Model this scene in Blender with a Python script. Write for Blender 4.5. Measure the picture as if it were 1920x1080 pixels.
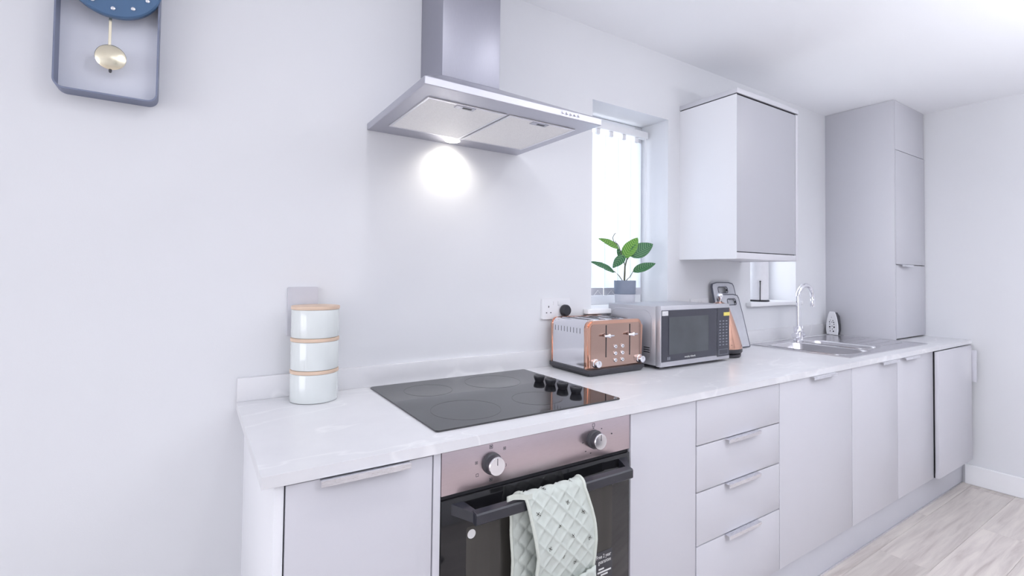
import bpy, bmesh, math, random
from mathutils import Vector, Matrix
random.seed(7)
for o in list(bpy.data.objects): bpy.data.objects.remove(o, do_unlink=True)
S = bpy.context.scene
COL = S.collection
PI = math.pi

# ------------------------------------------------------------ camera
cd = bpy.data.cameras.new('camera'); cam = bpy.data.objects.new('camera', cd); COL.objects.link(cam)
cd.sensor_fit = 'HORIZONTAL'; cd.sensor_width = 36.0; cd.lens = 916.88/1920*36.0
cd.shift_y = -49.08/1920; cd.clip_start = 0.02
_R = Vector((0.83775151, -0.54591392, 0.01226397)); _U = Vector((-0.02388042, -0.01419018, 0.99961411)); _F = Vector((0.54552923, 0.83772109, 0.0249245))
M = Matrix.Identity(4)
for i in range(3):
    M[i][0] = _R[i]; M[i][1] = _U[i]; M[i][2] = -_F[i]
M.translation = Vector((-0.11264, -1.61319, 1.26741))
cam.matrix_world = M
S.camera = cam

# ------------------------------------------------------------ world and light
W = bpy.data.worlds.new('overcast_sky'); S.world = W; W.use_nodes = True
bg = W.node_tree.nodes['Background']; bg.inputs[0].default_value = (0.88, 0.93, 1.0, 1); bg.inputs[1].default_value = 3.3
def area_light(name, loc, rot, sx, sy, power, col=(1, 1, 1)):
    l = bpy.data.lights.new(name, 'AREA'); l.shape = 'RECTANGLE'; l.size = sx; l.size_y = sy; l.energy = power; l.color = col
    o = bpy.data.objects.new(name, l); COL.objects.link(o); o.location = loc; o.rotation_euler = rot
    return o
# added area lights standing in for daylight from two unseen openings
area_light('daylight_fill_left', (-4.3, -2.0, 1.2), (0, -PI/2, 0), 2.0, 3.0, 82, (0.94, 0.95, 1.0))
area_light('daylight_fill_rear', (0.9, -4.05, 1.4), (PI/2, 0, 0), 1.3, 1.5, 1, (0.95, 0.96, 1.0))
S.view_settings.view_transform = 'Standard'; S.view_settings.look = 'None'
S.view_settings.exposure = 0.0; S.view_settings.gamma = 1.0; S.view_settings.use_curve_mapping = False

# ------------------------------------------------------------ materials
MATS = {}
def nt(name):
    m = bpy.data.materials.new(name); m.use_nodes = True
    return m, m.node_tree, m.node_tree.nodes['Principled BSDF']
def mat(name, col, rough=0.5, metal=0.0, var=0.03, scale=6.0, bump=0.0, bscale=200.0, coat=0.0, stretch=None, emit=None, es=0.0, trans=0.0, spec=None, ior=None):
    """procedural material: base colour with faint noise variation, optional bump"""
    if name in MATS: return MATS[name]
    m, t, p = nt(name)
    tc = t.nodes.new('ShaderNodeTexCoord')
    mp = t.nodes.new('ShaderNodeMapping'); t.links.new(tc.outputs['Object'], mp.inputs[0])
    if stretch: mp.inputs['Scale'].default_value = stretch
    n = t.nodes.new('ShaderNodeTexNoise'); n.inputs['Scale'].default_value = scale; n.inputs['Detail'].default_value = 4
    t.links.new(mp.outputs[0], n.inputs['Vector'])
    r = t.nodes.new('ShaderNodeValToRGB')
    a = [max(0, c*(1-var)) for c in col]; b = [min(1, c*(1+var)) for c in col]
    r.color_ramp.elements[0].position = 0.3; r.color_ramp.elements[1].position = 0.7
    r.color_ramp.elements[0].color = (*a, 1); r.color_ramp.elements[1].color = (*b, 1)
    t.links.new(n.outputs['Fac'], r.inputs[0]); t.links.new(r.outputs[0], p.inputs['Base Color'])
    p.inputs['Roughness'].default_value = rough; p.inputs['Metallic'].default_value = metal
    p.inputs['Coat Weight'].default_value = coat; p.inputs['Transmission Weight'].default_value = trans
    if spec is not None: p.inputs['Specular IOR Level'].default_value = spec
    if ior is not None: p.inputs['IOR'].default_value = ior
    if emit: p.inputs['Emission Color'].default_value = (*emit, 1); p.inputs['Emission Strength'].default_value = es
    if bump > 0:
        n2 = t.nodes.new('ShaderNodeTexNoise'); n2.inputs['Scale'].default_value = bscale; n2.inputs['Detail'].default_value = 3
        t.links.new(mp.outputs[0], n2.inputs['Vector'])
        b = t.nodes.new('ShaderNodeBump'); b.inputs['Strength'].default_value = bump; b.inputs['Distance'].default_value = 0.002
        t.links.new(n2.outputs['Fac'], b.inputs['Height']); t.links.new(b.outputs[0], p.inputs['Normal'])
    MATS[name] = m
    return m
def brushed(name, col, rough, stretch, amt=0.12, bump=0.15):
    """brushed metal: streaked roughness and colour"""
    m, t, p = nt(name)
    tc = t.nodes.new('ShaderNodeTexCoord'); mp = t.nodes.new('ShaderNodeMapping'); mp.inputs['Scale'].default_value = stretch
    t.links.new(tc.outputs['Object'], mp.inputs[0])
    n = t.nodes.new('ShaderNodeTexNoise'); n.inputs['Scale'].default_value = 60; n.inputs['Detail'].default_value = 6
    t.links.new(mp.outputs[0], n.inputs['Vector'])
    r = t.nodes.new('ShaderNodeValToRGB'); r.color_ramp.elements[0].position = 0.25; r.color_ramp.elements[1].position = 0.75
    r.color_ramp.elements[0].color = (*[c*(1-amt) for c in col], 1); r.color_ramp.elements[1].color = (*[min(1, c*(1+amt)) for c in col], 1)
    t.links.new(n.outputs['Fac'], r.inputs[0]); t.links.new(r.outputs[0], p.inputs['Base Color'])
    mr = t.nodes.new('ShaderNodeMapRange'); mr.inputs['To Min'].default_value = rough*0.8; mr.inputs['To Max'].default_value = rough*1.25
    t.links.new(n.outputs['Fac'], mr.inputs['Value']); t.links.new(mr.outputs[0], p.inputs['Roughness'])
    p.inputs['Metallic'].default_value = 1.0
    b = t.nodes.new('ShaderNodeBump'); b.inputs['Strength'].default_value = bump; b.inputs['Distance'].default_value = 0.0004
    t.links.new(n.outputs['Fac'], b.inputs['Height']); t.links.new(b.outputs[0], p.inputs['Normal'])
    MATS[name] = m
    return m
def marble():
    m, t, p = nt('stone_effect_laminate')
    tc = t.nodes.new('ShaderNodeTexCoord')
    n0 = t.nodes.new('ShaderNodeTexNoise'); n0.inputs['Scale'].default_value = 3.0; n0.inputs['Detail'].default_value = 8; n0.inputs['Roughness'].default_value = 0.65
    t.links.new(tc.outputs['Object'], n0.inputs['Vector'])
    r0 = t.nodes.new('ShaderNodeValToRGB'); r0.color_ramp.elements[0].position = 0.3; r0.color_ramp.elements[1].position = 0.72
    r0.color_ramp.elements[0].color = (0.70, 0.70, 0.73, 1); r0.color_ramp.elements[1].color = (0.79, 0.79, 0.815, 1)
    t.links.new(n0.outputs['Fac'], r0.inputs[0])
    mp = t.nodes.new('ShaderNodeMapping'); mp.inputs['Rotation'].default_value = (0.5, 0.75, 0.6); mp.inputs['Scale'].default_value = (1.0, 2.4, 1.0)
    t.links.new(tc.outputs['Object'], mp.inputs[0])
    nw = t.nodes.new('ShaderNodeTexNoise'); nw.inputs['Scale'].default_value = 2.4; nw.inputs['Detail'].default_value = 3; nw.inputs['Distortion'].default_value = 0.6
    t.links.new(mp.outputs[0], nw.inputs['Vector'])
    # thin veins where the noise crosses its middle value
    s = t.nodes.new('ShaderNodeMath'); s.operation = 'SUBTRACT'; s.inputs[1].default_value = 0.5; t.links.new(nw.outputs['Fac'], s.inputs[0])
    a = t.nodes.new('ShaderNodeMath'); a.operation = 'ABSOLUTE'; t.links.new(s.outputs[0], a.inputs[0])
    rv = t.nodes.new('ShaderNodeValToRGB'); rv.color_ramp.elements[0].position = 0.0; rv.color_ramp.elements[1].position = 0.018
    rv.color_ramp.elements[0].color = (1, 1, 1, 1); rv.color_ramp.elements[1].color = (0, 0, 0, 1)
    t.links.new(a.outputs[0], rv.inputs[0])
    mk = t.nodes.new('ShaderNodeMath'); mk.operation = 'MULTIPLY'; t.links.new(rv.outputs[0], mk.inputs[0]); t.links.new(n0.outputs['Fac'], mk.inputs[1])
    mx = t.nodes.new('ShaderNodeMix'); mx.data_type = 'RGBA'; mx.inputs['B'].default_value = (0.90, 0.90, 0.915, 1)
    t.links.new(mk.outputs[0], mx.inputs['Factor']); t.links.new(r0.outputs[0], mx.inputs['A'])
    t.links.new(mx.outputs['Result'], p.inputs['Base Color']); p.inputs['Roughness'].default_value = 0.30; p.inputs['IOR'].default_value = 1.75
    MATS['marble'] = m; return m
def plankmat():
    m, t, p = nt('limed_oak_plank')
    tc = t.nodes.new('ShaderNodeTexCoord'); oi = t.nodes.new('ShaderNodeObjectInfo')
    ad = t.nodes.new('ShaderNodeVectorMath'); ad.operation = 'ADD'; cx = t.nodes.new('ShaderNodeCombineXYZ')
    ml = t.nodes.new('ShaderNodeMath'); ml.operation = 'MULTIPLY'; ml.inputs[1].default_value = 37.0
    t.links.new(oi.outputs['Random'], ml.inputs[0]); t.links.new(ml.outputs[0], cx.inputs[0]); t.links.new(ml.outputs[0], cx.inputs[1])
    t.links.new(tc.outputs['Object'], ad.inputs[0]); t.links.new(cx.outputs[0], ad.inputs[1])
    mp = t.nodes.new('ShaderNodeMapping'); mp.inputs['Scale'].default_value = (1.0, 14.0, 1.0); t.links.new(ad.outputs[0], mp.inputs[0])
    n = t.nodes.new('ShaderNodeTexNoise'); n.inputs['Scale'].default_value = 2.2; n.inputs['Detail'].default_value = 9; n.inputs['Roughness'].default_value = 0.6; n.inputs['Distortion'].default_value = 0.5
    t.links.new(mp.outputs[0], n.inputs['Vector'])
    r = t.nodes.new('ShaderNodeValToRGB'); e = r.color_ramp.elements
    e[0].position = 0.28; e[0].color = (0.50, 0.44, 0.415, 1); e[1].position = 0.62; e[1].color = (0.72, 0.665, 0.62, 1)
    x = e.new(0.45); x.color = (0.62, 0.565, 0.535, 1)
    t.links.new(n.outputs['Fac'], r.inputs[0])
    hs = t.nodes.new('ShaderNodeHueSaturation'); mr = t.nodes.new('ShaderNodeMapRange'); mr.inputs['To Min'].default_value = 0.92; mr.inputs['To Max'].default_value = 1.08
    t.links.new(oi.outputs['Random'], mr.inputs['Value']); t.links.new(mr.outputs[0], hs.inputs['Value']); t.links.new(r.outputs[0], hs.inputs['Color'])
    t.links.new(hs.outputs[0], p.inputs['Base Color']); p.inputs['Roughness'].default_value = 0.5
    b = t.nodes.new('ShaderNodeBump'); b.inputs['Strength'].default_value = 0.12; b.inputs['Distance'].default_value = 0.001
    t.links.new(n.outputs['Fac'], b.inputs['Height']); t.links.new(b.outputs[0], p.inputs['Normal'])
    return m
def panemat(name, tint=(1, 1, 1), refl=0.08):
    """thin clear glass: light passes straight, faint mirror"""
    m = bpy.data.materials.new(name); m.use_nodes = True; t = m.node_tree; t.nodes.clear()
    o = t.nodes.new('ShaderNodeOutputMaterial'); tr = t.nodes.new('ShaderNodeBsdfTransparent'); tr.inputs[0].default_value = (*tint, 1)
    g = t.nodes.new('ShaderNodeBsdfGlossy'); g.inputs['Roughness'].default_value = 0.02
    mx = t.nodes.new('ShaderNodeMixShader'); mx.inputs[0].default_value = refl; t.links.new(tr.outputs[0], mx.inputs[1]); t.links.new(g.outputs[0], mx.inputs[2])
    t.links.new(mx.outputs[0], o.inputs[0]); return m
def blindmat():
    m = bpy.data.materials.new('white_blind_fabric'); m.use_nodes = True; t = m.node_tree; t.nodes.clear()
    o = t.nodes.new('ShaderNodeOutputMaterial'); d = t.nodes.new('ShaderNodeBsdfDiffuse'); tl = t.nodes.new('ShaderNodeBsdfTranslucent')
    n = t.nodes.new('ShaderNodeTexNoise'); n.inputs['Scale'].default_value = 80
    r = t.nodes.new('ShaderNodeValToRGB'); r.color_ramp.elements[0].color = (0.76, 0.82, 0.90, 1); r.color_ramp.elements[1].color = (0.83, 0.88, 0.95, 1)
    t.links.new(n.outputs['Fac'], r.inputs[0]); t.links.new(r.outputs[0], d.inputs[0]); t.links.new(r.outputs[0], tl.inputs[0])
    mx = t.nodes.new('ShaderNodeMixShader'); mx.inputs[0].default_value = 0.43
    t.links.new(d.outputs[0], mx.inputs[1]); t.links.new(tl.outputs[0], mx.inputs[2]); t.links.new(mx.outputs[0], o.inputs[0]); return m
def leafmat(name, dark, light):
    m, t, p = nt(name)
    tc = t.nodes.new('ShaderNodeTexCoord'); sx = t.nodes.new('ShaderNodeSeparateXYZ'); t.links.new(tc.outputs['Object'], sx.inputs[0])
    ab = t.nodes.new('ShaderNodeMath'); ab.operation = 'ABSOLUTE'; t.links.new(sx.outputs[1], ab.inputs[0])
    k = t.nodes.new('ShaderNodeMath'); k.operation = 'MULTIPLY'; k.inputs[1].default_value = -0.75; t.links.new(ab.outputs[0], k.inputs[0])
    ad = t.nodes.new('ShaderNodeMath'); ad.operation = 'ADD'; t.links.new(sx.outputs[0], ad.inputs[0]); t.links.new(k.outputs[0], ad.inputs[1])
    fr = t.nodes.new('ShaderNodeMath'); fr.operation = 'MULTIPLY'; fr.inputs[1].default_value = 520; t.links.new(ad.outputs[0], fr.inputs[0])
    sn = t.nodes.new('ShaderNodeMath'); sn.operation = 'SINE'; t.links.new(fr.outputs[0], sn.inputs[0])
    r = t.nodes.new('ShaderNodeValToRGB'); r.color_ramp.elements[0].position = 0.35; r.color_ramp.elements[1].position = 0.95
    r.color_ramp.elements[0].color = (*dark, 1); r.color_ramp.elements[1].color = (*light, 1)
    t.links.new(sn.outputs[0], r.inputs[0]); t.links.new(r.outputs[0], p.inputs['Base Color'])
    p.inputs['Roughness'].default_value = 0.45; p.inputs['Subsurface Weight'].default_value = 0.0
    return m

m_wall = mat('white_wall_paint', (0.752, 0.760, 0.792), 0.85, var=0.008, scale=1.5, bump=0.06, bscale=300)
m_ceil = mat('white_ceiling_paint', (0.89, 0.90, 0.935), 0.9, var=0.008, scale=1.2, bump=0.05, bscale=300)
m_trim = mat('white_gloss_trim', (0.87, 0.875, 0.90), 0.35, var=0.01)
m_side = mat('white_panel_finish', (0.82, 0.825, 0.86), 0.4, var=0.008, scale=3)
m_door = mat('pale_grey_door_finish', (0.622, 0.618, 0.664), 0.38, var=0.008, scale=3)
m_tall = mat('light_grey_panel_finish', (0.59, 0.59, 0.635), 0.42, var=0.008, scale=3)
m_cabd = mat('darkened_door_finish', (0.465, 0.467, 0.51), 0.42, var=0.008, scale=3)  # darker tone of the door finish, wall cupboard only
m_plinth = mat('grey_plinth_board', (0.64, 0.645, 0.70), 0.45, var=0.01)
m_carc = mat('carcass_interior', (0.30, 0.30, 0.32), 0.7, var=0.02)
m_dark = mat('shadow_gap_black', (0.015, 0.015, 0.02), 0.7)
m_marble = marble(); m_plank = plankmat()
m_alu = brushed('satin_aluminium', (0.82, 0.82, 0.86), 0.28, (1, 30, 30), 0.05)
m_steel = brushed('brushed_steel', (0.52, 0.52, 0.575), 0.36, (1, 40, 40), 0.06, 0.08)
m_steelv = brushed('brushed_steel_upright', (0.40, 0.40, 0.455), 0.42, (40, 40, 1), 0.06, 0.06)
m_ovst = brushed('brushed_steel_fascia', (0.62, 0.53, 0.56), 0.3, (1, 40, 40), 0.05, 0.08)  # pinkish tint paints in the warm floor's reflection
m_sink = brushed('satin_sink_steel', (0.72, 0.71, 0.735), 0.25, (1, 25, 25), 0.05, 0.06)
m_filter = mat('aluminium_mesh_filter', (0.93, 0.92, 0.92), 0.5, 0.1, var=0.06, scale=300, bump=0.4, bscale=900)
m_chrome = mat('polished_chrome', (0.86, 0.86, 0.90), 0.07, 1.0, var=0.01)
m_copper = mat('polished_copper', (0.72, 0.43, 0.325), 0.09, 1.0, var=0.03, scale=10)
m_copperf = brushed('copper_fascia', (0.50, 0.35, 0.295), 0.12, (1, 20, 20), 0.03, 0.03)  # copper darkened, dim reflections put into its colour
m_mirror = mat('polished_steel_side', (0.78, 0.78, 0.82), 0.1, 1.0, var=0.01)
m_black = mat('black_plastic', (0.022, 0.022, 0.028), 0.42, var=0.1, scale=40)
m_charc = mat('charcoal_plastic', (0.05, 0.05, 0.06), 0.45, var=0.06, scale=40)
m_ovenh = mat('black_satin_handle', (0.028, 0.029, 0.038), 0.3, var=0.05)
m_hob = mat('black_ceramic_glass', (0.012, 0.012, 0.015), 0.045, var=0.05, coat=0.0, ior=1.78)
m_oveng = mat('black_oven_glass', (0.011, 0.011, 0.013), 0.06, var=0.05, ior=1.55)
m_ovenw = mat('tinted_oven_window', (0.045, 0.042, 0.038), 0.05, var=0.25, scale=3, stretch=(6, 1, 0.3), ior=1.5)
m_ring = mat('hob_zone_print', (0.045, 0.045, 0.05), 0.15)
m_mwsilv = mat('silver_metallic_paint', (0.56, 0.56, 0.60), 0.36, 0.6, var=0.02)
m_mwdark = mat('microwave_black_fascia', (0.045, 0.047, 0.065), 0.12, var=0.05)
m_mwglass = mat('microwave_window_glass', (0.07, 0.078, 0.088), 0.06, var=0.15, scale=8)
m_pgrey = mat('grey_print', (0.22, 0.23, 0.27), 0.4)
m_white = mat('white_plastic', (0.80, 0.80, 0.83), 0.3, var=0.01)
m_plate = mat('white_plate_plastic', (0.60, 0.60, 0.655), 0.35, var=0.01)
m_label = mat('white_print', (0.80, 0.80, 0.80), 0.5)
m_yellow = mat('yellow_sticker_paper', (0.80, 0.68, 0.16), 0.5, var=0.06, scale=120)
m_silvst = mat('silver_sticker_paper', (0.66, 0.66, 0.68), 0.4, var=0.12, scale=150)
m_tin = mat('sage_white_enamel', (0.70, 0.735, 0.735), 0.16, var=0.01, coat=0.4)
m_wood = mat('pale_bamboo', (0.70, 0.53, 0.41), 0.45, var=0.12, scale=12, stretch=(1, 1, 10))
m_navy = mat('blue_dial_lacquer', (0.075, 0.155, 0.29), 0.4, var=0.05)
m_slate = mat('slate_blue_metal', (0.20, 0.225, 0.32), 0.42, 0.2, var=0.04)
m_clockback = mat('clock_back_white', (0.76, 0.78, 0.86), 0.5, var=0.01)
m_gold = brushed('pale_gold_metal', (0.80, 0.74, 0.58), 0.24, (12, 12, 12), 0.06, 0.1)
m_pot = mat('blue_grey_ceramic', (0.20, 0.23, 0.30), 0.5, var=0.06, scale=20)
m_potlow = mat('pale_grey_ceramic', (0.55, 0.56, 0.62), 0.5, var=0.04)  # lower pot's tone includes the pale glow of the window
m_soil = mat('dark_soil', (0.05, 0.04, 0.035), 0.9, var=0.4, scale=120, bump=0.6)
m_stem = mat('brown_green_stem', (0.10, 0.10, 0.06), 0.6, var=0.2, scale=60)
m_leafA = leafmat('bright_green_leaf', (0.09, 0.26, 0.03), (0.30, 0.50, 0.12))
m_leafB = leafmat('deep_green_leaf', (0.025, 0.115, 0.045), (0.13, 0.30, 0.13))
m_glove = mat('pale_green_quilted_cotton', (0.60, 0.645, 0.605), 0.85, var=0.05, scale=30, bump=0.25, bscale=700)
m_glovein = mat('sage_lining_cotton', (0.34, 0.42, 0.37), 0.9, var=0.06, scale=30, bump=0.25, bscale=700)
m_piping = mat('cream_green_binding', (0.62, 0.655, 0.60), 0.8, var=0.04, scale=60, bump=0.2, bscale=800)
m_bee = mat('bee_print_dark', (0.045, 0.04, 0.03), 0.8, var=0.3, scale=300)
m_beey = mat('bee_print_ochre', (0.42, 0.30, 0.10), 0.8, var=0.3, scale=300)
m_board = mat('grey_chopping_board', (0.56, 0.57, 0.62), 0.45, var=0.04, scale=30)
m_boardrim = mat('dark_grey_rubber_rim', (0.10, 0.105, 0.14), 0.55, var=0.05)
m_paper = mat('white_tissue_paper', (0.82, 0.82, 0.86), 0.95, var=0.02, scale=40, bump=0.3, bscale=250)
m_pane = panemat('clear_window_glass')
m_blind = blindmat()
m_lamp = mat('warm_white_lamp_glass', (0.9, 0.9, 0.85), 0.4, emit=(1.0, 0.93, 0.80), es=8.0)
m_dl = mat('downlight_glass', (0.9, 0.9, 0.9), 0.4, emit=(1.0, 0.97, 0.95), es=3.0)

# ------------------------------------------------------------ mesh helpers
def mk(name, bm, m=None, parent=None, smooth=False, loc=None, angle=None):
    me = bpy.data.meshes.new(name); bmesh.ops.recalc_face_normals(bm, faces=bm.faces[:]); bm.to_mesh(me); bm.free()
    if m: me.materials.append(m)
    if smooth:
        for p in me.polygons: p.use_smooth = True
        if angle is None: angle = 40
        try: me.set_sharp_from_angle(angle=math.radians(angle))
        except Exception: pass
    o = bpy.data.objects.new(name, me); COL.objects.link(o)
    if parent: o.parent = parent
    if loc: o.location = loc
    return o
def rel(o):
    """offset of an object's local frame from the world (no rotations are used on roots built this way)"""
    v = Vector((0, 0, 0))
    while o: v += o.location; o = o.parent
    return v
def empty(name, loc=(0, 0, 0), rz=0.0):
    o = bpy.data.objects.new(name, None); COL.objects.link(o); o.location = loc; o.rotation_euler = (0, 0, rz); o.empty_display_size = 0.05
    return o
def tag(o, label, cat, group=None):
    o['label'] = label; o['category'] = cat
    if group: o['group'] = group
    return o
def struct(o, label=None):
    o['kind'] = 'structure'
    if label: o['label'] = label
    return o
def B(bm, x0, x1, y0, y1, z0, z1, bev=0.0, seg=2, org=(0, 0, 0)):
    if x0 > x1: x0, x1 = x1, x0
    if y0 > y1: y0, y1 = y1, y0
    if z0 > z1: z0, z1 = z1, z0
    ox, oy, oz = org
    v = [bm.verts.new((x-ox, y-oy, z-oz)) for x in (x0, x1) for y in (y0, y1) for z in (z0, z1)]
    f = [bm.faces.new([v[i] for i in q]) for q in ((0, 1, 3, 2), (4, 6, 7, 5), (0, 4, 5, 1), (2, 3, 7, 6), (0, 2, 6, 4), (1, 5, 7, 3))]
    if bev > 0:
        es = list({e for q in f for e in q.edges})
        bmesh.ops.bevel(bm, geom=es, offset=bev, segments=seg, affect='EDGES', profile=0.5)
    return bm
def box(name, x0, x1, y0, y1, z0, z1, m, parent=None, bev=0.0015, seg=2):
    bm = bmesh.new(); B(bm, x0, x1, y0, y1, z0, z1, bev, seg, rel(parent) if parent else (0, 0, 0))
    return mk(name, bm, m, parent, smooth=bev > 0)
def lathe(prof, n=32, c=(0, 0, 0), bm=None, axis='z', cap=True):
    """prof: (radius, height) pairs from bottom to top"""
    bm = bm or bmesh.new(); rings = []
    for r, h in prof:
        ring = []
        for i in range(n):
            a = 2*PI*i/n; p = (r*math.cos(a), r*math.sin(a), h)
            if axis == 'y': p = (p[0], p[2], p[1])
            if axis == 'x': p = (p[2], p[0], p[1])
            ring.append(bm.verts.new((p[0]+c[0], p[1]+c[1], p[2]+c[2])))
        rings.append(ring)
    for a, b in zip(rings, rings[1:]):
        for i in range(n): bm.faces.new((a[i], a[(i+1) % n], b[(i+1) % n], b[i]))
    if cap:
        for ring in (rings[0], rings[-1]):
            try: bm.faces.new(ring)
            except ValueError: pass
    return bm
def tube(pts, rad, n=10, bm=None, closed=False):
    bm = bm or bmesh.new(); pts = [Vector(p) for p in pts]; rings = []; N = len(pts)
    rr = rad if isinstance(rad, (list, tuple)) else [rad]*N
    prev = None
    for i, p in enumerate(pts):
        if closed: d = pts[(i+1) % N]-pts[i-1]
        else: d = pts[min(i+1, N-1)]-pts[max(i-1, 0)]
        d.normalize()
        if prev is None:
            up = Vector((0, 0, 1)) if abs(d.z) < 0.9 else Vector((1, 0, 0)); u = d.cross(up).normalized()
        else: u = (prev-d*prev.dot(d)).normalized()
        prev = u; w = d.cross(u)
        rings.append([bm.verts.new(p+rr[i]*(u*math.cos(2*PI*k/n)+w*math.sin(2*PI*k/n))) for k in range(n)])
    for i in range(N if closed else N-1):
        a, b = rings[i], rings[(i+1) % N]
        for k in range(n): bm.faces.new((a[k], a[(k+1) % n], b[(k+1) % n], b[k]))
    if not closed: bm.faces.new(rings[0]); bm.faces.new(rings[-1])
    return bm
def rrect(x0, x1, z0, z1, r, n=6, corners=(1, 1, 1, 1)):
    """rounded rectangle outline; corners BL, BR, TR, TL"""
    out = []
    for (cx, cz, a0, on) in ((x0+r, z0+r, PI, corners[0]), (x1-r, z0+r, 1.5*PI, corners[1]), (x1-r, z1-r, 0, corners[2]), (x0+r, z1-r, 0.5*PI, corners[3])):
        if on: out += [(cx+r*math.cos(a0+0.5*PI*i/n), cz+r*math.sin(a0+0.5*PI*i/n)) for i in range(n+1)]
        else:
            sx = -1 if cx < (x0+x1)/2 else 1; sz = -1 if cz < (z0+z1)/2 else 1
            out.append((cx+sx*r, cz+sz*r))
    return out
def prism(outline, a0, a1, axis='y', bm=None, bev=0.0, org=(0, 0, 0)):
    """outline in the two other axes extruded along axis from a0 to a1"""
    bm = bm or bmesh.new()
    def P(p, a):
        if axis == 'y': q = (p[0], a, p[1])
        elif axis == 'z': q = (p[0], p[1], a)
        else: q = (a, p[0], p[1])
        return (q[0]-org[0], q[1]-org[1], q[2]-org[2])
    A = [bm.verts.new(P(p, a0)) for p in outline]; C = [bm.verts.new(P(p, a1)) for p in outline]; n = len(A)
    fs = [bm.faces.new(A), bm.faces.new(C)]
    for i in range(n): bm.faces.new((A[i], A[(i+1) % n], C[(i+1) % n], C[i]))
    if bev > 0:
        es = list({e for f in fs for e in f.edges})
        bmesh.ops.bevel(bm, geom=es, offset=bev, segments=2, affect='EDGES')
    return bm
def ringprism(outer, inner, a0, a1, axis='y', bm=None, org=(0, 0, 0)):
    """hollow frame between two outlines of equal point count"""
    bm = bm or bmesh.new()
    def P(p, a):
        if axis == 'y': q = (p[0], a, p[1])
        elif axis == 'z': q = (p[0], p[1], a)
        else: q = (a, p[0], p[1])
        return bm.verts.new((q[0]-org[0], q[1]-org[1], q[2]-org[2]))
    O0 = [P(p, a0) for p in outer]; I0 = [P(p, a0) for p in inner]; O1 = [P(p, a1) for p in outer]; I1 = [P(p, a1) for p in inner]; n = len(outer)
    for i in range(n):
        j = (i+1) % n
        for q in ((O0[i], O0[j], I0[j], I0[i]), (O1[i], I1[i], I1[j], O1[j]), (O0[i], O1[i], O1[j], O0[j]), (I0[i], I0[j], I1[j], I1[i])): bm.faces.new(q)
    return bm
def shift(pts, d):
    """inset of a rounded rectangle given as rrect arguments"""
    x0, x1, z0, z1, r = pts
    return rrect(x0+d, x1-d, z0+d, z1-d, max(r-d, 0.0008))
def text(name, body, size, loc, m, parent, align='CENTER', ext=0.0002, squash=1.0):
    cu = bpy.data.curves.new(name, 'FONT'); cu.body = body; cu.size = size; cu.align_x = align; cu.extrude = ext; cu.resolution_u = 2
    tmp = bpy.data.objects.new(name+'_tmp', cu); COL.objects.link(tmp)
    me = bpy.data.meshes.new_from_object(tmp); bpy.data.objects.remove(tmp, do_unlink=True)
    me.materials.clear(); me.materials.append(m)
    o = bpy.data.objects.new(name, me); COL.objects.link(o); o.parent = parent
    o.location = Vector(loc)-rel(parent); o.rotation_euler = (PI/2, 0, 0); o.scale = (squash, 1, 1)
    return o

# ------------------------------------------------------------ room shell
XL, XR, YF, ZC = -4.5, 3.963, -4.2, 2.37
WZ1 = 2.048
W1 = (1.355, 1.860, 1.120); W2 = (2.578, 3.081, 1.120)    # x0, x1, z of the two window openings
bm = bmesh.new(); TH = 0.30
B(bm, XL-0.2, W1[0], 0, TH, -0.05, ZC+0.05); B(bm, W1[1], W2[0], 0, TH, -0.05, ZC+0.05); B(bm, W2[1], XR+0.2, 0, TH, -0.05, ZC+0.05)
for w in (W1, W2):
    B(bm, w[0], w[1], 0, TH, -0.05, w[2]-0.02); B(bm, w[0], w[1], 0, TH, WZ1, ZC+0.05)
struct(mk('wall_back', bm, m_wall))
bm = bmesh.new(); B(bm, XR, XR+0.2, YF-0.2, 0, -0.05, ZC+0.05); struct(mk('wall_right', bm, m_wall))
bm = bmesh.new()      # left wall with a wide opening
for b in ((XL-0.2, XL, YF-0.2, -3.6, -0.05, ZC+0.05), (XL-0.2, XL, -0.8, 0, -0.05, ZC+0.05), (XL-0.2, XL, -3.6, -0.8, -0.05, 0.15), (XL-0.2, XL, -3.6, -0.8, 2.2, ZC+0.05)): B(bm, *b)
struct(mk('wall_left', bm, m_wall))
bm = bmesh.new()      # wall behind the camera with a wide opening
for b in ((XL, 0.2, YF-0.2, YF, -0.05, ZC+0.05), (1.6, XR, YF-0.2, YF, -0.05, ZC+0.05), (0.2, 1.6, YF-0.2, YF, -0.05, 0.6), (0.2, 1.6, YF-0.2, YF, 2.2, ZC+0.05)): B(bm, *b)
struct(mk('wall_front', bm, m_wall))
bm = bmesh.new(); B(bm, XL, XR, YF, 0, ZC, ZC+0.05); struct(mk('ceiling', bm, m_ceil))
bm = bmesh.new(); B(bm, XL, XR, YF, 0, -0.06, -0.009); floor = struct(mk('floor', bm, mat('floor_underlay', (0.30, 0.26, 0.24), 0.9)))
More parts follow.
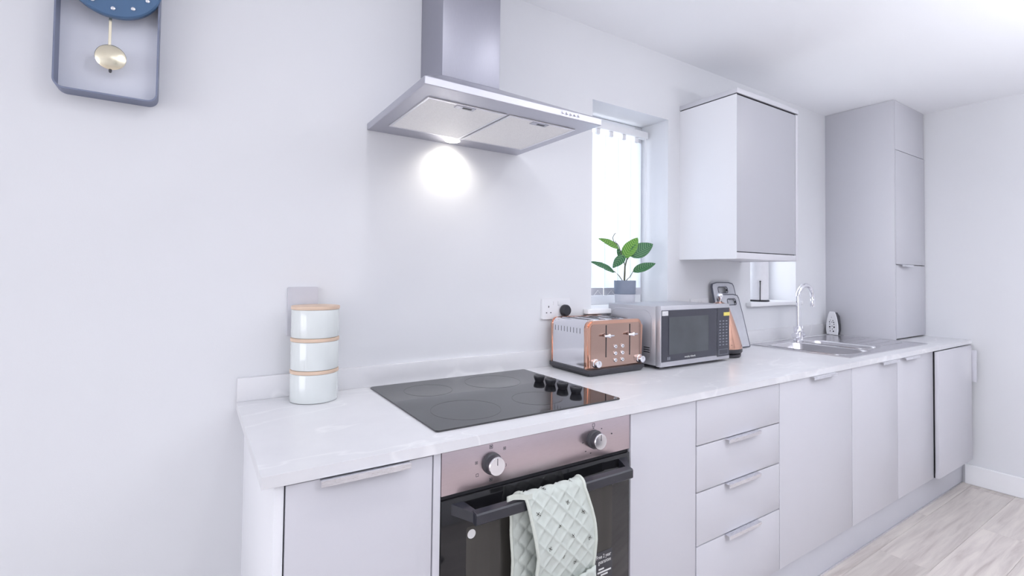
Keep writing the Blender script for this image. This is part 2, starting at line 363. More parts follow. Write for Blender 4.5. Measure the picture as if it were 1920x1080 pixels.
# planks run along the units
PW, PL = 0.19, 1.285
bm = bmesh.new(); B(bm, 0.0004, PL-0.0004, 0.0004, PW-0.0004, -0.009, 0.0, 0.0009, 1); plank0 = mk('plank', bm, m_plank, floor)
first = True; row = 0; y = -0.425-PW
def cutplank(x0, x1, y0, y1):
    bm = bmesh.new(); B(bm, 0.0004, x1-x0-0.0004, 0.0004, y1-y0-0.0004, -0.009, 0.0, 0.0009, 1)
    return mk('plank', bm, m_plank, floor, loc=(x0, y0, 0))
while y > YF-0.01:
    x = XL-((row*0.47) % 1.0)*PL
    y0 = max(y, YF)
    while x < XR:
        a, b = max(x, XL), min(x+PL, XR)
        if b-a > 0.02:
            if b-a > PL-0.001 and y0 == y:
                if first: plank0.location = (x, y, 0); first = False
                else: o = plank0.copy(); COL.objects.link(o); o.parent = floor; o.location = (x, y, 0)
            else: cutplank(a, b, y0, y+PW)
        x += PL
    y -= PW; row += 1
    if y+PW <= YF+0.02: break
def skirting(name, x0, x1, y0, y1):
    bm = bmesh.new(); B(bm, x0, x1, y0, y1, 0, 0.118, 0.004, 2); return struct(mk(name, bm, m_trim))
skirting('baseboard_right', XR-0.016, XR, YF, -0.58)
skirting('baseboard_back', XL, -0.0, -0.016, 0)

# windows: frame, pane and sill boards
def window(name, w, label):
    x0, x1, zs = w; r = struct(empty(name, ((x0+x1)/2, 0.2, zs)), label); og = rel(r)
    fy0, fy1 = 0.17, 0.225
    bm = bmesh.new(); f = 0.05
    for b in ((x0, x0+f, fy0, fy1, zs, WZ1), (x1-f, x1, fy0, fy1, zs, WZ1), (x0+f, x1-f, fy0, fy1, zs, zs+f), (x0+f, x1-f, fy0, fy1, WZ1-0.022, WZ1)): B(bm, *b, 0.004, 1, og)
    mk('window_frame', bm, m_trim, r)
    bm = bmesh.new(); B(bm, x0+f, x1-f, 0.194, 0.198, zs+f, WZ1-0.022, 0, 1, og); mk('pane', bm, m_pane, r)
    bm = bmesh.new(); B(bm, x0, x1, 0.0, 0.17, zs-0.02, zs, 0, 1, og); B(bm, x0-0.045, x1+0.03, -0.032, 0.0, zs-0.022, zs, 0.004, 2, og)
    mk('window_sill', bm, m_trim, r)
    return r
window('window_1', W1, 'narrow bright window behind the potted plant')
window('window_2', W2, 'bright window above the sink beside the wall cupboard')

# two more windows behind the camera, added unseen; tinted panes hold back sky light
m_dimpane = panemat('dimming_window_glass', (0.40, 0.40, 0.41))
def far_window(name, a0, a1, z0, z1, axis, pos, label):
    r = struct(empty(name), label); f = 0.06; bm = bmesh.new(); bp = bmesh.new()
    def bb(m_, a, b, p, q, c, d):
        if axis == 'x': B(m_, p, q, a, b, c, d)
        else: B(m_, a, b, p, q, c, d)
    mid = (a0+a1)/2
    for q in ((a0, a0+f, z0, z1), (a1-f, a1, z0, z1), (a0+f, a1-f, z0, z0+f), (a0+f, a1-f, z1-f, z1), (mid-f/2, mid+f/2, z0+f, z1-f)): bb(bm, q[0], q[1], pos, pos+0.05, q[2], q[3])
    mk('window_frame', bm, m_trim, r)
    for q in ((a0+f, mid-f/2), (mid+f/2, a1-f)):
        bp = bmesh.new(); bb(bp, q[0], q[1], pos+0.022, pos+0.026, z0+f, z1-f); mk('pane', bp, m_dimpane, r)
far_window('window_3', -3.6, -0.8, 0.15, 2.2, 'x', XL-0.12, 'wide unseen window added for daylight in the far left wall')
far_window('window_4', 0.2, 1.6, 0.6, 2.2, 'y', YF-0.12, 'unseen window added for daylight in the wall behind the camera')

# recessed ceiling lamps, out of the photograph, lighting the room
def downlight(x, y, label, power=2.9):
    o = empty('ceiling_downlight', (x, y, ZC)); tag(o, label, 'ceiling light', 'ceiling downlights')
    mk('trim_ring', lathe([(0.034, -0.001), (0.045, -0.003), (0.045, 0.0), (0.034, 0.0)], 24, cap=False), m_chrome, o, smooth=True)
    mk('lamp_glass', lathe([(0.033, -0.0012), (0.033, -0.0004)], 24), m_dl, o)
    l = bpy.data.lights.new('downlight_beam', 'AREA'); l.shape = 'DISK'; l.size = 0.09; l.energy = power; l.color = (0.96, 0.96, 1.0)
    lo = bpy.data.objects.new('downlight_beam', l); COL.objects.link(lo); lo.parent = o; lo.location = (0, 0, -0.012)
downlight(0.35, -1.0, 'recessed ceiling lamp in front of the hob')
downlight(1.45, -1.0, 'recessed ceiling lamp in front of the drawers')
downlight(2.68, -1.2, 'recessed ceiling lamp in front of the sink')
downlight(1.2, -3.0, 'recessed ceiling lamp over the open room behind the camera')

# made-up standing uplighters, unseen, added to brighten the ceiling
def uplighter(x, y, label, power):
    r = empty('added_uplighter', (x, y, 0)); tag(r, label, 'added lamp', 'added unseen uplighters')
    mk('foot', lathe([(0.14, 0.0005), (0.14, 0.018), (0.12, 0.024), (0.02, 0.030)], 40), m_charc, r, smooth=True)
    mk('pole', lathe([(0.011, 0.030), (0.011, 1.40)], 16), m_charc, r, smooth=True)
    mk('shade', lathe([(0.012, 1.395), (0.06, 1.405), (0.12, 1.44), (0.155, 1.49), (0.152, 1.49), (0.117, 1.444), (0.06, 1.411), (0.012, 1.402)], 40, cap=False), m_charc, r, smooth=True)
    mk('bulb', lathe([(0.012, 1.408), (0.02, 1.42), (0.02, 1.44), (0.004, 1.455)], 20), m_dl, r, smooth=True)
    l = bpy.data.lights.new('ceiling_fill_beam', 'SPOT'); l.energy = power; l.spot_size = math.radians(165); l.spot_blend = 0.6; l.shadow_soft_size = 0.03; l.color = (0.94, 0.955, 1.0)
    o = bpy.data.objects.new('ceiling_fill_beam', l); COL.objects.link(o); o.parent = r; o.location = (0, 0, 1.50); o.rotation_euler = (PI, 0, 0)
uplighter(2.4, -2.5, 'unseen uplighter added to brighten the ceiling, nearest the right wall', 142)
uplighter(0.35, -2.3, 'unseen uplighter added to brighten the ceiling, behind the camera', 74)

# ------------------------------------------------------------ kitchen run
ZT, TT, DW = 0.892, 0.023, 0.616            # worktop top, thickness, depth
DY0, DY1 = -0.608, -0.590                   # door front and back
ZB, ZD = 0.171, 0.866                       # door bottom and top
SX0, SX1, SY0, SY1 = 2.49, 3.075, -0.535, -0.10   # sink cut-out
bm = bmesh.new()
for b in ((0, SX0, -DW, 0), (SX1, XR, -DW, 0), (SX0, SX1, -DW, SY0), (SX0, SX1, SY1, 0)): B(bm, *b, ZT-TT, ZT)
bmesh.ops.remove_doubles(bm, verts=bm.verts[:], dist=1e-5)
tag(mk('worktop', bm, m_marble), 'long slim pale grey stone-effect worktop with hob and sink set in it', 'worktop')
tag(box('upstand', 0, 3.468, -0.012, 0, ZT, ZT+0.067, m_marble, None, 0.001), 'low grey stone-effect upstand strip along the wall behind the worktop', 'upstand')
tag(box('plinth', 0.04, XR, -0.568, -0.552, 0.0, ZB-0.004, m_plinth), 'long grey plinth board under the base units', 'plinth')
tag(box('plinth_seal', 0.04, XR-0.02, -0.5715, -0.5683, 0.0, 0.008, m_alu, None, 0.0006), 'thin silver seal strip along the foot of the plinth', 'seal strip')
tag(box('end_panel', 0.022, 0.0395, DY0+0.001, 0, 0.0, ZT-TT, m_side), 'white end panel closing the left side of the base units', 'panel')

HANDLE = None
def handle(parent, x0, x1, zt, yf=DY0, vertical=False):
    """folded aluminium edge pull on a door's top edge"""
    og = rel(parent); bm = bmesh.new()
    if not vertical:
        B(bm, x0, x1, yf-0.019, yf+0.012, zt, zt+0.0018, 0, 1, og); B(bm, x0, x1, yf-0.019, yf-0.0165, zt-0.010, zt, 0, 1, og)
    else:
        B(bm, x0, x0+0.002, yf-0.024, yf+0.010, zt-0.19, zt, 0, 1, og); B(bm, x0-0.012, x0, yf-0.024, yf-0.0215, zt-0.19, zt, 0, 1, og)
    return mk('handle', bm, m_alu, parent)
def carcass(r, x0, x1, yb=-0.03, yf=-0.588, top=True, z1=ZT-TT-0.001):
    og = rel(r); bm = bmesh.new(); t = 0.016; z0 = ZB+0.001
    for b in ((x0, x0+t, yf, yb, z0, z1), (x1-t, x1, yf, yb, z0, z1), (x0+t, x1-t, yf, yb, z0, z0+t), (x0+t, x1-t, yb-0.006, yb, z0+t, z1)): B(bm, *b, 0, 1, og)
    if top: B(bm, x0+t, x1-t, yf, yb-0.006, z1-t, z1, 0, 1, og)
    return mk('carcass', bm, m_carc, r)
def unit(x0, x1, label, hx=None, cat='cabinet', top=True, name='base_cabinet', zt=ZD):
    r = empty(name, ((x0+x1)/2, -0.3, ZB)); tag(r, label, cat, 'base cupboards under the worktop'); carcass(r, x0+0.0005, x1-0.0005, top=top, z1=ZT-TT-0.001 if top else 0.70)
    d = box('door', x0+0.0015, x1-0.0015, DY0, DY1, ZB, zt, m_door, r)
    if hx: handle(d, hx[0], hx[1], zt+0.0002)
    return r
unit(0.041, 0.341, 'narrow pale grey base cupboard with aluminium pull beside the oven at the left end', (0.102, 0.283), zt=0.8645)
tag(box('filler_panel', 0.3425, 0.3600, DY0, -0.03, ZB, ZT-TT-0.001, m_door), 'thin white upright filler strip between left cupboard and oven', 'panel')
unit(0.959, 1.259, 'narrow pale grey cupboard without a handle between oven and drawers', None)
# drawers
r = empty('drawer_unit', (1.509, -0.3, ZB)); tag(r, 'pale grey base unit with four drawer fronts and silver edge pulls', 'drawers'); carcass(r, 1.2605, 1.7565)
zz = [ZD, 0.717, 0.567, 0.396, ZB-0.0]
for i in range(4):
    d = box('drawer_front', 1.2625, 1.7555, DY0, DY1, zz[i+1]+(0.0025 if i < 3 else 0), zz[i]-0.0012, m_door, r)
    if i: handle(d, 1.414, 1.604, zz[i]-0.0010)
unit(1.757, 2.355, 'wide pale grey base cupboard door between drawers and sink cupboards', (1.988, 2.178))
unit(2.355, 2.852, 'pale grey sink cupboard with its silver pull at the right end of the door top', (2.646, 2.834), top=False)
unit(2.852, 3.336, 'pale grey cupboard with its silver pull at the left end of the door top', (2.912, 3.096), top=False)
r = empty('base_cabinet', (3.65, -0.3, ZB)); tag(r, 'last base cupboard by the right wall, its door standing slightly proud', 'cabinet', 'base cupboards under the worktop')
carcass(r, 3.342, 3.955)
og = rel(r); bm = bmesh.new(); B(bm, 3.338, 3.345, -0.6105, -0.590, ZB+0.001, ZT-TT-0.002, 0, 1, og); mk('gap_shade', bm, m_dark, r)  # black strip painting the shade behind the proud door
d = box('door', 3.336, 3.895, -0.632, -0.614, ZB+0.002, 0.864, m_door, r); handle(d, 3.8955, 3.8955, 0.835, -0.632, True)
for hz in (0.30, 0.66):
    bm = bmesh.new(); B(bm, 3.83, 3.88, -0.614, -0.588, hz, hz+0.04, 0, 1, og); mk('hinge', bm, m_alu, r)

# wall cupboard
r = empty('wall_cabinet', (2.2, -0.15, 1.35)); tag(r, 'pale grey wall cupboard hanging between the two windows', 'cabinet')
box('carcass', 1.953, 2.474, -0.292, -0.001, 1.352, 2.105, m_side, r, 0.001)
box('side_panel', 1.951, 1.9525, -0.311, 0, 1.350, 2.106, m_side, r, 0.0)
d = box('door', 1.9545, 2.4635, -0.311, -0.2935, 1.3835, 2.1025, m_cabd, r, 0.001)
box('side_panel', 2.4675, 2.490, -0.311, 0, 1.350, 2.106, m_door, r, 0.0008)
box('pelmet', 1.953, 2.467, -0.311, -0.290, 1.350, 1.3795, m_door, r, 0.001)
box('cornice', 1.949, 2.492, -0.314, 0, 2.1105, 2.134, m_tall, r, 0.001)
og = rel(r); bm = bmesh.new(); B(bm, 1.9525, 2.4885, -0.3095, -0.002, 2.1062, 2.1103, 0, 1, og); mk('shadow_gap', bm, m_dark, r)
bm = bmesh.new(); B(bm, 1.9545, 2.4670, -0.3035, -0.2925, 1.3797, 1.3833, 0, 1, og); mk('shadow_gap', bm, m_dark, r)
bm = bmesh.new(); B(bm, 2.4638, 2.4672, -0.3035, -0.2925, 1.3834, 2.1025, 0, 1, og); mk('shadow_gap', bm, m_dark, r)

# boiler housing: tall cupboard standing on the worktop in the corner
r = empty('tall_cupboard', (3.71, -0.2, ZT)); tag(r, 'tall light grey cupboard standing on the worktop in the right corner', 'cabinet')
box('side_panel', 3.469, 3.487, -0.389, 0, ZT+0.0005, ZC-0.001, m_tall, r, 0.0008)
box('carcass', 3.4875, 3.958, -0.368, -0.002, 0.905, ZC-0.002, m_tall, r, 0.001)
box('door', 3.489, 3.946, -0.389, -0.3705, 2.0655, ZC-0.001, m_tall, r, 0.001)
box('door', 3.489, 3.957, -0.390, -0.3705, 1.3575, 2.0615, m_tall, r, 0.001)
d = box('door', 3.489, 3.957, -0.390, -0.3705, 0.9005, 1.3515, m_tall, r, 0.001); handle(d, 3.53, 3.71, 1.3525, -0.390)

# ------------------------------------------------------------ hob
r = empty('hob', (0.677, -0.29, ZT)); tag(r, 'black glass ceramic hob with four knobs set in the worktop', 'hob'); og = rel(r)
bm = prism(rrect(0.375, 0.979, -0.548, -0.031, 0.006), ZT, ZT+0.0045, 'z', None, 0.0012, og); mk('glass_top', bm, m_hob, r, smooth=True)
for cx, cy, rr_ in ((0.52, -0.42, 0.095), (0.52, -0.165, 0.075), (0.76, -0.16, 0.095), (0.76, -0.42, 0.075)):
    o = mk('cooking_zone', lathe([(rr_, ZT+0.0046-og.z), (rr_+0.0012, ZT+0.0048-og.z), (rr_+0.0012, ZT+0.0046-og.z)], 64, (cx-og.x, cy-og.y, 0), cap=False), m_ring, r)
kb = lathe([(0.0140, 0), (0.0150, 0.001), (0.0192, 0.014), (0.0195, 0.0185), (0.0185, 0.0200)], 28)
B(kb, -0.0022, 0.0022, -0.0180, 0.0180, 0.0195, 0.0212, 0.0006, 1)
k0 = None
for ky in (-0.236, -0.300, -0.364, -0.431):
    if k0 is None: k0 = mk('knob', kb, m_black, r, smooth=True); k = k0
    else: k = k0.copy(); COL.objects.link(k); k.parent = r
    k.location = Vector((0.903, ky, ZT+0.0046))-og

# ------------------------------------------------------------ oven
r = empty('oven', (0.659, -0.3, 0.27)); tag(r, 'built-in electric oven with steel control panel and black glass door', 'oven'); og = rel(r)
OX0, OX1 = 0.3625, 0.9565
box('casing', OX0+0.01, OX1-0.01, -0.585, -0.05, 0.26, 0.855, m_carc, r, 0.002)
pn = box('control_panel', OX0, OX1, -0.606, -0.586, 0.7675, 0.8645, m_ovst, r, 0.001)
for kx in (0.4905, 0.8165):
    k = mk('knob', lathe([(0.0250, 0.0), (0.0250, -0.010), (0.0222, -0.012), (0.0215, -0.026)], 36, Vector((kx, -0.606, 0.819))-og, axis='y'), m_charc, r, smooth=True)
    mk('knob_face', lathe([(0.0215, -0.0262), (0.0215, -0.029), (0.0203, -0.0305)], 36, Vector((kx, -0.606, 0.819))-og, axis='y'), m_chrome, k, smooth=True)
    bm = bmesh.new(); B(bm, kx-0.0007, kx+0.0007, -0.637, -0.6364, 0.822, 0.838, 0, 1, og); mk('pointer', bm, m_charc, k)
# symbols printed round the knobs
def frame_sym(x, z, s, name='symbol', fill=False):
    bm = ringprism(rrect(x-s, x+s, z-s, z+s, s*0.2, 2), rrect(x-s*0.75, x+s*0.75, z-s*0.75, z+s*0.75, s*0.15, 2), -0.6064, -0.6060, 'y', None, og)
    if fill: B(bm, x-s*0.4, x+s*0.4, -0.6064, -0.606, z-s*0.4, z+s*0.4, 0, 1, og)
    return mk(name, bm, m_charc, r)
frame_sym(0.4905, 0.8565, 0.0046, fill=True); frame_sym(0.5285, 0.846, 0.0036, fill=True); frame_sym(0.4535, 0.797, 0.0036); frame_sym(0.4905, 0.7795, 0.0038, fill=True)
frame_sym(0.5315, 0.805, 0.0030); frame_sym(0.4510, 0.826, 0.0034, fill=True); frame_sym(0.8165, 0.8560, 0.0046)
for dx, dz in ((0.030, 0.024), (0.036, 0.004), (-0.038, -0.003), (-0.028, -0.028), (-0.010, -0.036), (0.0, 0.030)):
    bm = bmesh.new(); B(bm, 0.8165+dx-0.0022, 0.8165+dx+0.0022, -0.6064, -0.606, 0.818+dz-0.0012, 0.818+dz+0.0012, 0, 1, og); mk('symbol', bm, m_charc, r)
mk('indicator_light', lathe([(0.002, 0), (0.002, -0.001)], 12, Vector((0.885, -0.606, 0.822))-og, axis='y'), m_charc, r)
door = box('door', OX0, OX1, -0.606, -0.586, 0.275, 0.7575, m_oveng, r, 0.002)
bm = bmesh.new(); B(bm, OX0+0.002, OX1-0.002, -0.600, -0.588, 0.7577, 0.7673, 0, 1, og); mk('vent_gap', bm, m_dark, r)
bm = prism(rrect(0.427, 0.888, 0.33, 0.684, 0.006), -0.6066, -0.6060, 'y', None, 0, og); mk('window', bm, m_ovenw, door)
# handle: wide bar on two sloping brackets
bm = prism([(-0.6445, 0.7130), (-0.6600, 0.7110), (-0.6635, 0.7140), (-0.6635, 0.7340), (-0.6610, 0.7375), (-0.6445, 0.7400)], 0.420, 0.912, 'x', None, 0.0015, og)
hd = mk('door_handle', bm, m_ovenh, r, smooth=True, angle=30)
for s, xa, xb in ((1, 0.388, 0.432), (-1, 0.944, 0.900)):
    bm = bmesh.new(); v = [bm.verts.new(Vector(p)-og) for p in ((xa, -0.606, 0.722), (xa+s*0.03, -0.606, 0.722), (xb, -0.650, 0.715), (xb-s*0.012, -0.650, 0.715), (xa, -0.606, 0.746), (xa+s*0.03, -0.606, 0.746), (xb, -0.650, 0.7375), (xb-s*0.012, -0.650, 0.7375))]
    for q in ((0, 1, 2, 3), (4, 7, 6, 5), (0, 4, 5, 1), (1, 5, 6, 2), (2, 6, 7, 3), (3, 7, 4, 0)): bm.faces.new([v[i] for i in q])
    mk('handle_bracket', bm, m_ovenh, hd)
mk('round_sticker', lathe([(0.0105, -0.0002), (0.0105, -0.0010)], 32, Vector((0.4405, -0.606, 0.666))-og, axis='y'), m_label, door)
bm = bmesh.new(); B(bm, 0.800, 0.889, -0.6073, -0.6067, 0.39, 0.5050, 0, 1, og); st = mk('guarantee_sticker', bm, m_charc, door)
text('sticker_text', 'Free 2 year', 0.0150, (0.8845, -0.6074, 0.4870), m_label, st, 'RIGHT', squash=0.80)
text('sticker_text', 'guarantee', 0.0150, (0.8845, -0.6074, 0.4730), m_label, st, 'RIGHT', squash=0.80)
for bx0, bx1, bz in ((0.838, 0.858, 0.4560), (0.834, 0.8845, 0.4475), (0.846, 0.872, 0.4395)):      # lines of print too small to read
    bm = bmesh.new(); B(bm, bx0, bx1, -0.6076, -0.6073, bz, bz+0.0045, 0, 1, og); mk('small_print', bm, m_label, st)

# ------------------------------------------------------------ oven glove over the handle
def glove():
    r = empty('oven_glove', (0.66, -0.655, 0.42)); tag(r, 'pale green quilted oven glove with bee print hanging over the oven handle', 'oven glove'); og = rel(r)
    # cross-section path: up behind the bar, over its top, down in front
    NB, NT, NF, ZTOP = 60, 24, 120, 0.7300
    path = [(-0.6300-0.0008*math.sin(i*0.4), 0.40+(ZTOP-0.40)*i/NB) for i in range(NB+1)]
    for i in range(1, NT):
        a = PI*i/NT; path.append((-0.6500+0.0200*math.cos(a), ZTOP+0.0215*math.sin(a)))
    nf0 = len(path)
    path += [(-0.6700-0.012*math.sin(PI*min(1, i/(NF*0.6))), ZTOP-(ZTOP-0.38)*i/NF) for i in range(NF+1)]
    cum = [0]
    for a, b in zip(path, path[1:]): cum.append(cum[-1]+math.hypot(b[0]-a[0], b[1]-a[1]))
    def xl(i):
        y, z = path[i]
        if i <= NB: return 0.5370+0.003*math.sin(z*25)
        if i < nf0: return 0.5370+0.018*((i-NB)/(nf0-NB))
        k = (ZTOP-z)/0.352; return 0.555+0.024*min(1, k*2.8)-0.012*max(0, k-0.35)
    def xr(i):
        y, z = path[i]
        if i <= NB: return 0.728
        if i < nf0: return 0.728+0.002*((i-NB)/(nf0-NB))
        k = (ZTOP-z)/0.352; return 0.730+0.029*math.sin(min(1, k*2.4)*PI/2)+0.002*k
    nx = 84; bm = bmesh.new(); g = []
    for i, (py, pz) in enumerate(path):
        ty, tz = (path[min(i+1, len(path)-1)][0]-path[max(i-1, 0)][0], path[min(i+1, len(path)-1)][1]-path[max(i-1, 0)][1]); L = math.hypot(ty, tz)
        ny, nz = -tz/L, ty/L
        row_ = []
        for j in range(nx+1):
            s = j/nx; x = xl(i)+(xr(i)-xl(i))*s
            a = (x+cum[i])/0.0460; b = (x-cum[i])/0.0460
            da = abs(a-round(a)); db = abs(b-round(b)); q = min(da, db)
            h = 0.0046*(1-math.exp(-(q/0.10)**1.2))*min(1, 8*s*(1-s)+0.15)
            h2 = h
            row_.append(bm.verts.new(Vector((x, py+ny*h2, pz+nz*h2))-og))
        g.append(row_)
    for i in range(len(g)-1):
        for j in range(nx): bm.faces.new((g[i][j], g[i][j+1], g[i+1][j+1], g[i+1][j]))
    nn = nf0
    me_pts = [[Vector(v.co)+og for v in row_] for row_ in g]
    o = mk('quilted_cloth', bm, m_glove, r, smooth=True, angle=180)
    md = o.modifiers.new('thickness', 'SOLIDIFY'); md.thickness = 0.003; md.offset = -1.0
    # binding along the two long edges
    for col_, nm in ((0, 'edge_binding'), (nx, 'edge_binding')):
        pts = [me_pts[i][col_]-og for i in range(len(g))]
        mk(nm, tube(pts, 0.0042, 8), m_piping, r, smooth=True)
    # hanging loop at the left of the fold
    lp = [(x_-0.004, y_, z_-0.018) for x_, y_, z_ in ((0.572, -0.668, 0.764), (0.555, -0.669, 0.765), (0.538, -0.668, 0.770), (0.520, -0.666, 0.773), (0.508, -0.662, 0.770), (0.509, -0.656, 0.766), (0.525, -0.652, 0.765), (0.555, -0.652, 0.768))]
    bm = bmesh.new(); A = []
    for p in lp:
        p = Vector(p)-og; A.append([bm.verts.new(p+Vector(d)) for d in ((0, -0.001, 0.006), (0, 0.001, 0.006), (0, 0.001, -0.006), (0, -0.001, -0.006))])
    for a, b in zip(A, A[1:]):
        for k in range(4): bm.faces.new((a[k], a[(k+1) % 4], b[(k+1) % 4], b[k]))
    bm.faces.new(A[0]); bm.faces.new(A[-1]); mk('hanging_loop', bm, m_piping, r, smooth=True, angle=50)
    # mitten pocket at the front end
    bm = bmesh.new(); G2 = []
    i0 = nf0+int(NF*0.60)
    for i in range(i0, len(path)):
        row_ = []
        for j in range(nx+1):
            s = j/nx; p = me_pts[i][j].copy(); p.y -= 0.0075+0.004*math.sin(PI*s)
            if i == i0: p.z += 0.012*(2*s-1)**2
            row_.append(bm.verts.new(p-og))
        G2.append(row_)
    for i in range(len(G2)-1):
        for j in range(nx): bm.faces.new((G2[i][j], G2[i][j+1], G2[i+1][j+1], G2[i+1][j]))
    pk = mk('pocket', bm, m_glove, r, smooth=True, angle=180); md = pk.modifiers.new('thickness', 'SOLIDIFY'); md.thickness = 0.004; md.offset = 1
    # bees: two dark body dabs, a light ochre dab and two wing strokes, printed on the cloth
    def bee(i, j, ang, back=False):
        c = me_pts[i][j]; e1 = (me_pts[i][min(j+2, nx)]-me_pts[i][max(j-2, 0)]).normalized(); e2 = (me_pts[max(i-1, 0)][j]-me_pts[min(i+1, len(path)-1)][j]).normalized(); n = e1.cross(e2).normalized()
        if back: n = -n
        if (not back and n.y > 0): n = -n
        ca, sa = math.cos(ang), math.sin(ang); bm = bmesh.new()
        def dab(u, v, ru, rv, n_=7, lift=0.0016):
            ring = [bm.verts.new(c-og+n*lift+e1*((u+ru*math.cos(2*PI*k/n_))*ca-(v+rv*math.sin(2*PI*k/n_))*sa)+e2*((u+ru*math.cos(2*PI*k/n_))*sa+(v+rv*math.sin(2*PI*k/n_))*ca)) for k in range(n_)]
            bm.faces.new(ring)
        dab(0, 0.0018, 0.0019, 0.0022); dab(0, -0.0030, 0.0016, 0.0017); dab(0.0, 0.0058, 0.0013, 0.0013)
        dab(0.0042, 0.0022, 0.0021, 0.0007); dab(-0.0042, 0.0022, 0.0021, 0.0007); dab(0.0036, -0.001, 0.0015, 0.0006); dab(-0.0036, -0.001, 0.0015, 0.0006)
        mk('bee_print', bm, m_bee, r)
    for di, fj, a in ((-4, 0.36, 0.3), (-4, 0.82, 0.8), (3, 0.65, -0.5), (4, 0.14, 0.6), (7, 0.86, 0.4), (9, 0.42, -0.8), (13, 0.60, 0.5), (15, 0.22, 0.9), (16, 0.90, -0.3), (19, 0.45, 0.2), (22, 0.66, -0.4)):
        bee(nf0+int(di*NF/44), int(fj*nx), a)
    return r
glove()

# ------------------------------------------------------------ extractor hood
r = empty('cooker_hood', (0.656, -0.2, 1.738)); tag(r, 'brushed steel chimney extractor hood over the hob', 'cooker hood'); og = rel(r)
HX0, HX1, HY, HZ = 0.358, 0.954, -0.483, 1.738
bm = bmesh.new()
lo = [(HX0, -0.001), (HX1, -0.001), (HX1, HY), (HX0, HY)]; hi = [(0.543, -0.001), (0.760, -0.001), (0.760, -0.18), (0.543, -0.18)]
inn = [(HX0+0.012, -0.012), (HX1-0.012, -0.012), (HX1-0.012, HY+0.012), (HX0+0.012, HY+0.012)]
R0 = [bm.verts.new(Vector((x, y, HZ))-og) for x, y in lo]; R1 = [bm.verts.new(Vector((x, y, HZ+0.021))-og) for x, y in lo]
R2 = [bm.verts.new(Vector((x, y, HZ+0.023))-og) for x, y in inn]; R3 = [bm.verts.new(Vector((x, y, 1.905))-og) for x, y in hi]
bm.faces.new(R0)
for a, b in ((R0, R1), (R1, R3)):
    for k in range(4): bm.faces.new((a[k], a[(k+1) % 4], b[(k+1) % 4], b[k]))
bm.faces.new(R3)
for v in R2: bm.verts.remove(v)
bmesh.ops.bevel(bm, geom=[e for e in bm.edges], offset=0.0015, segments=1, affect='EDGES')
mk('canopy', bm, m_steel, r, smooth=True, angle=30)
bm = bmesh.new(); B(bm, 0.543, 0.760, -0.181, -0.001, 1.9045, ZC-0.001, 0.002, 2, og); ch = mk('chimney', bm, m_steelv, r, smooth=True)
for fx0, fx1, hx in ((0.4005, 0.6505, 0.521), (0.6595, 0.9115, 0.780)):
    f = box('grease_filter', fx0, fx1, -0.406, -0.093, HZ-0.0022, HZ-0.0003, m_filter, r, 0.0006, 1)
    bm = ringprism(rrect(fx0, fx1, -0.406, -0.093, 0.002, 1), rrect(fx0+0.006, fx1-0.006, -0.400, -0.099, 0.002, 1), HZ-0.0032, HZ-0.0022, 'z', None, og); mk('filter_frame', bm, m_alu, f)
    lt = box('latch', hx-0.030, hx+0.030, -0.399, -0.376, HZ-0.0045, HZ-0.0022, m_steel, f, 0.0006, 1)
    box('latch_slot', hx-0.008, hx+0.020, -0.392, -0.383, HZ-0.0052, HZ-0.0044, m_black, f, 0.0)
for i in range(5): mk('button', lathe([(0.0042, 0), (0.0042, -0.003), (0.0035, -0.0045)], 14, Vector((0.7985+0.0152*i, HY, HZ+0.0125))-og, axis='y'), m_chrome, r, smooth=True)
mk('lamp', lathe([(0.024, HZ-0.002), (0.027, HZ-0.0004)], 28, (0.648-og.x, -0.048-og.y, -og.z)), m_lamp, r)
sl = bpy.data.lights.new('hood_lamp_beam', 'SPOT'); sl.energy = 2.6; sl.color = (1.0, 0.95, 0.86); sl.spot_size = math.radians(150); sl.spot_blend = 1.0; sl.shadow_soft_size = 0.02
so = bpy.data.objects.new('hood_lamp_beam', sl); COL.objects.link(so); so.parent = r; so.location = Vector((0.648, -0.055, HZ-0.012))-og; so.rotation_euler = (math.radians(14), 0, 0)

# ------------------------------------------------------------ wall plates, sockets and plug
r = empty('blank_wall_plate', (0.171, 0, 1.146)); tag(r, 'blank white upright wall plate behind the storage tins', 'wall plate'); og = rel(r)
mk('plate', prism(rrect(0.128, 0.214, 1.072, 1.220, 0.003), -0.010, 0, 'y', None, 0.002, og), m_plate, r, smooth=True)
def socket(x, z, label, flip=False):
    r = empty('wall_socket', (x, 0, z)); tag(r, label, 'socket', 'double wall sockets'); og = rel(r)
    mk('plate', prism(rrect(x-0.073, x+0.073, z-0.043, z+0.043, 0.004), -0.0095, 0, 'y', None, 0.002, og), m_white, r, smooth=True)
    for cx in (x-0.040, x+0.040):
        bm = bmesh.new(); B(bm, cx-0.002, cx+0.002, -0.0100, -0.0094, z+0.004, z+0.012, 0, 1, og)
        for s in (-1, 1): B(bm, cx+s*0.011-0.0032, cx+s*0.011+0.0032, -0.0100, -0.0094, z-0.018, z-0.0145, 0, 1, og)
        mk('pin_holes', bm, m_dark, r)
    for cx in (x-0.012, x+0.012):
        mk('rocker_switch', prism(rrect(cx-0.005, cx+0.005, z+0.014, z+0.030, 0.001, 2), -0.0125, -0.0094, 'y', None, 0.0008, og), m_white, r, smooth=True)
    return r
socket(1.1545, 1.1265, 'white double wall socket beside the window behind the toaster')
socket(2.105, 1.110, 'white double wall socket half hidden behind the microwave')
r = empty('plug', (1.1945, -0.0095, 1.118)); tag(r, 'round black plug pushed into the socket above the toaster', 'plug'); og = rel(r)
mk('body', lathe([(0.0225, -0.0102), (0.0245, -0.013), (0.0245, -0.026), (0.020, -0.033)], 28, Vector((1.1945, 0, 1.118))-og, axis='y'), m_black, r, smooth=True)
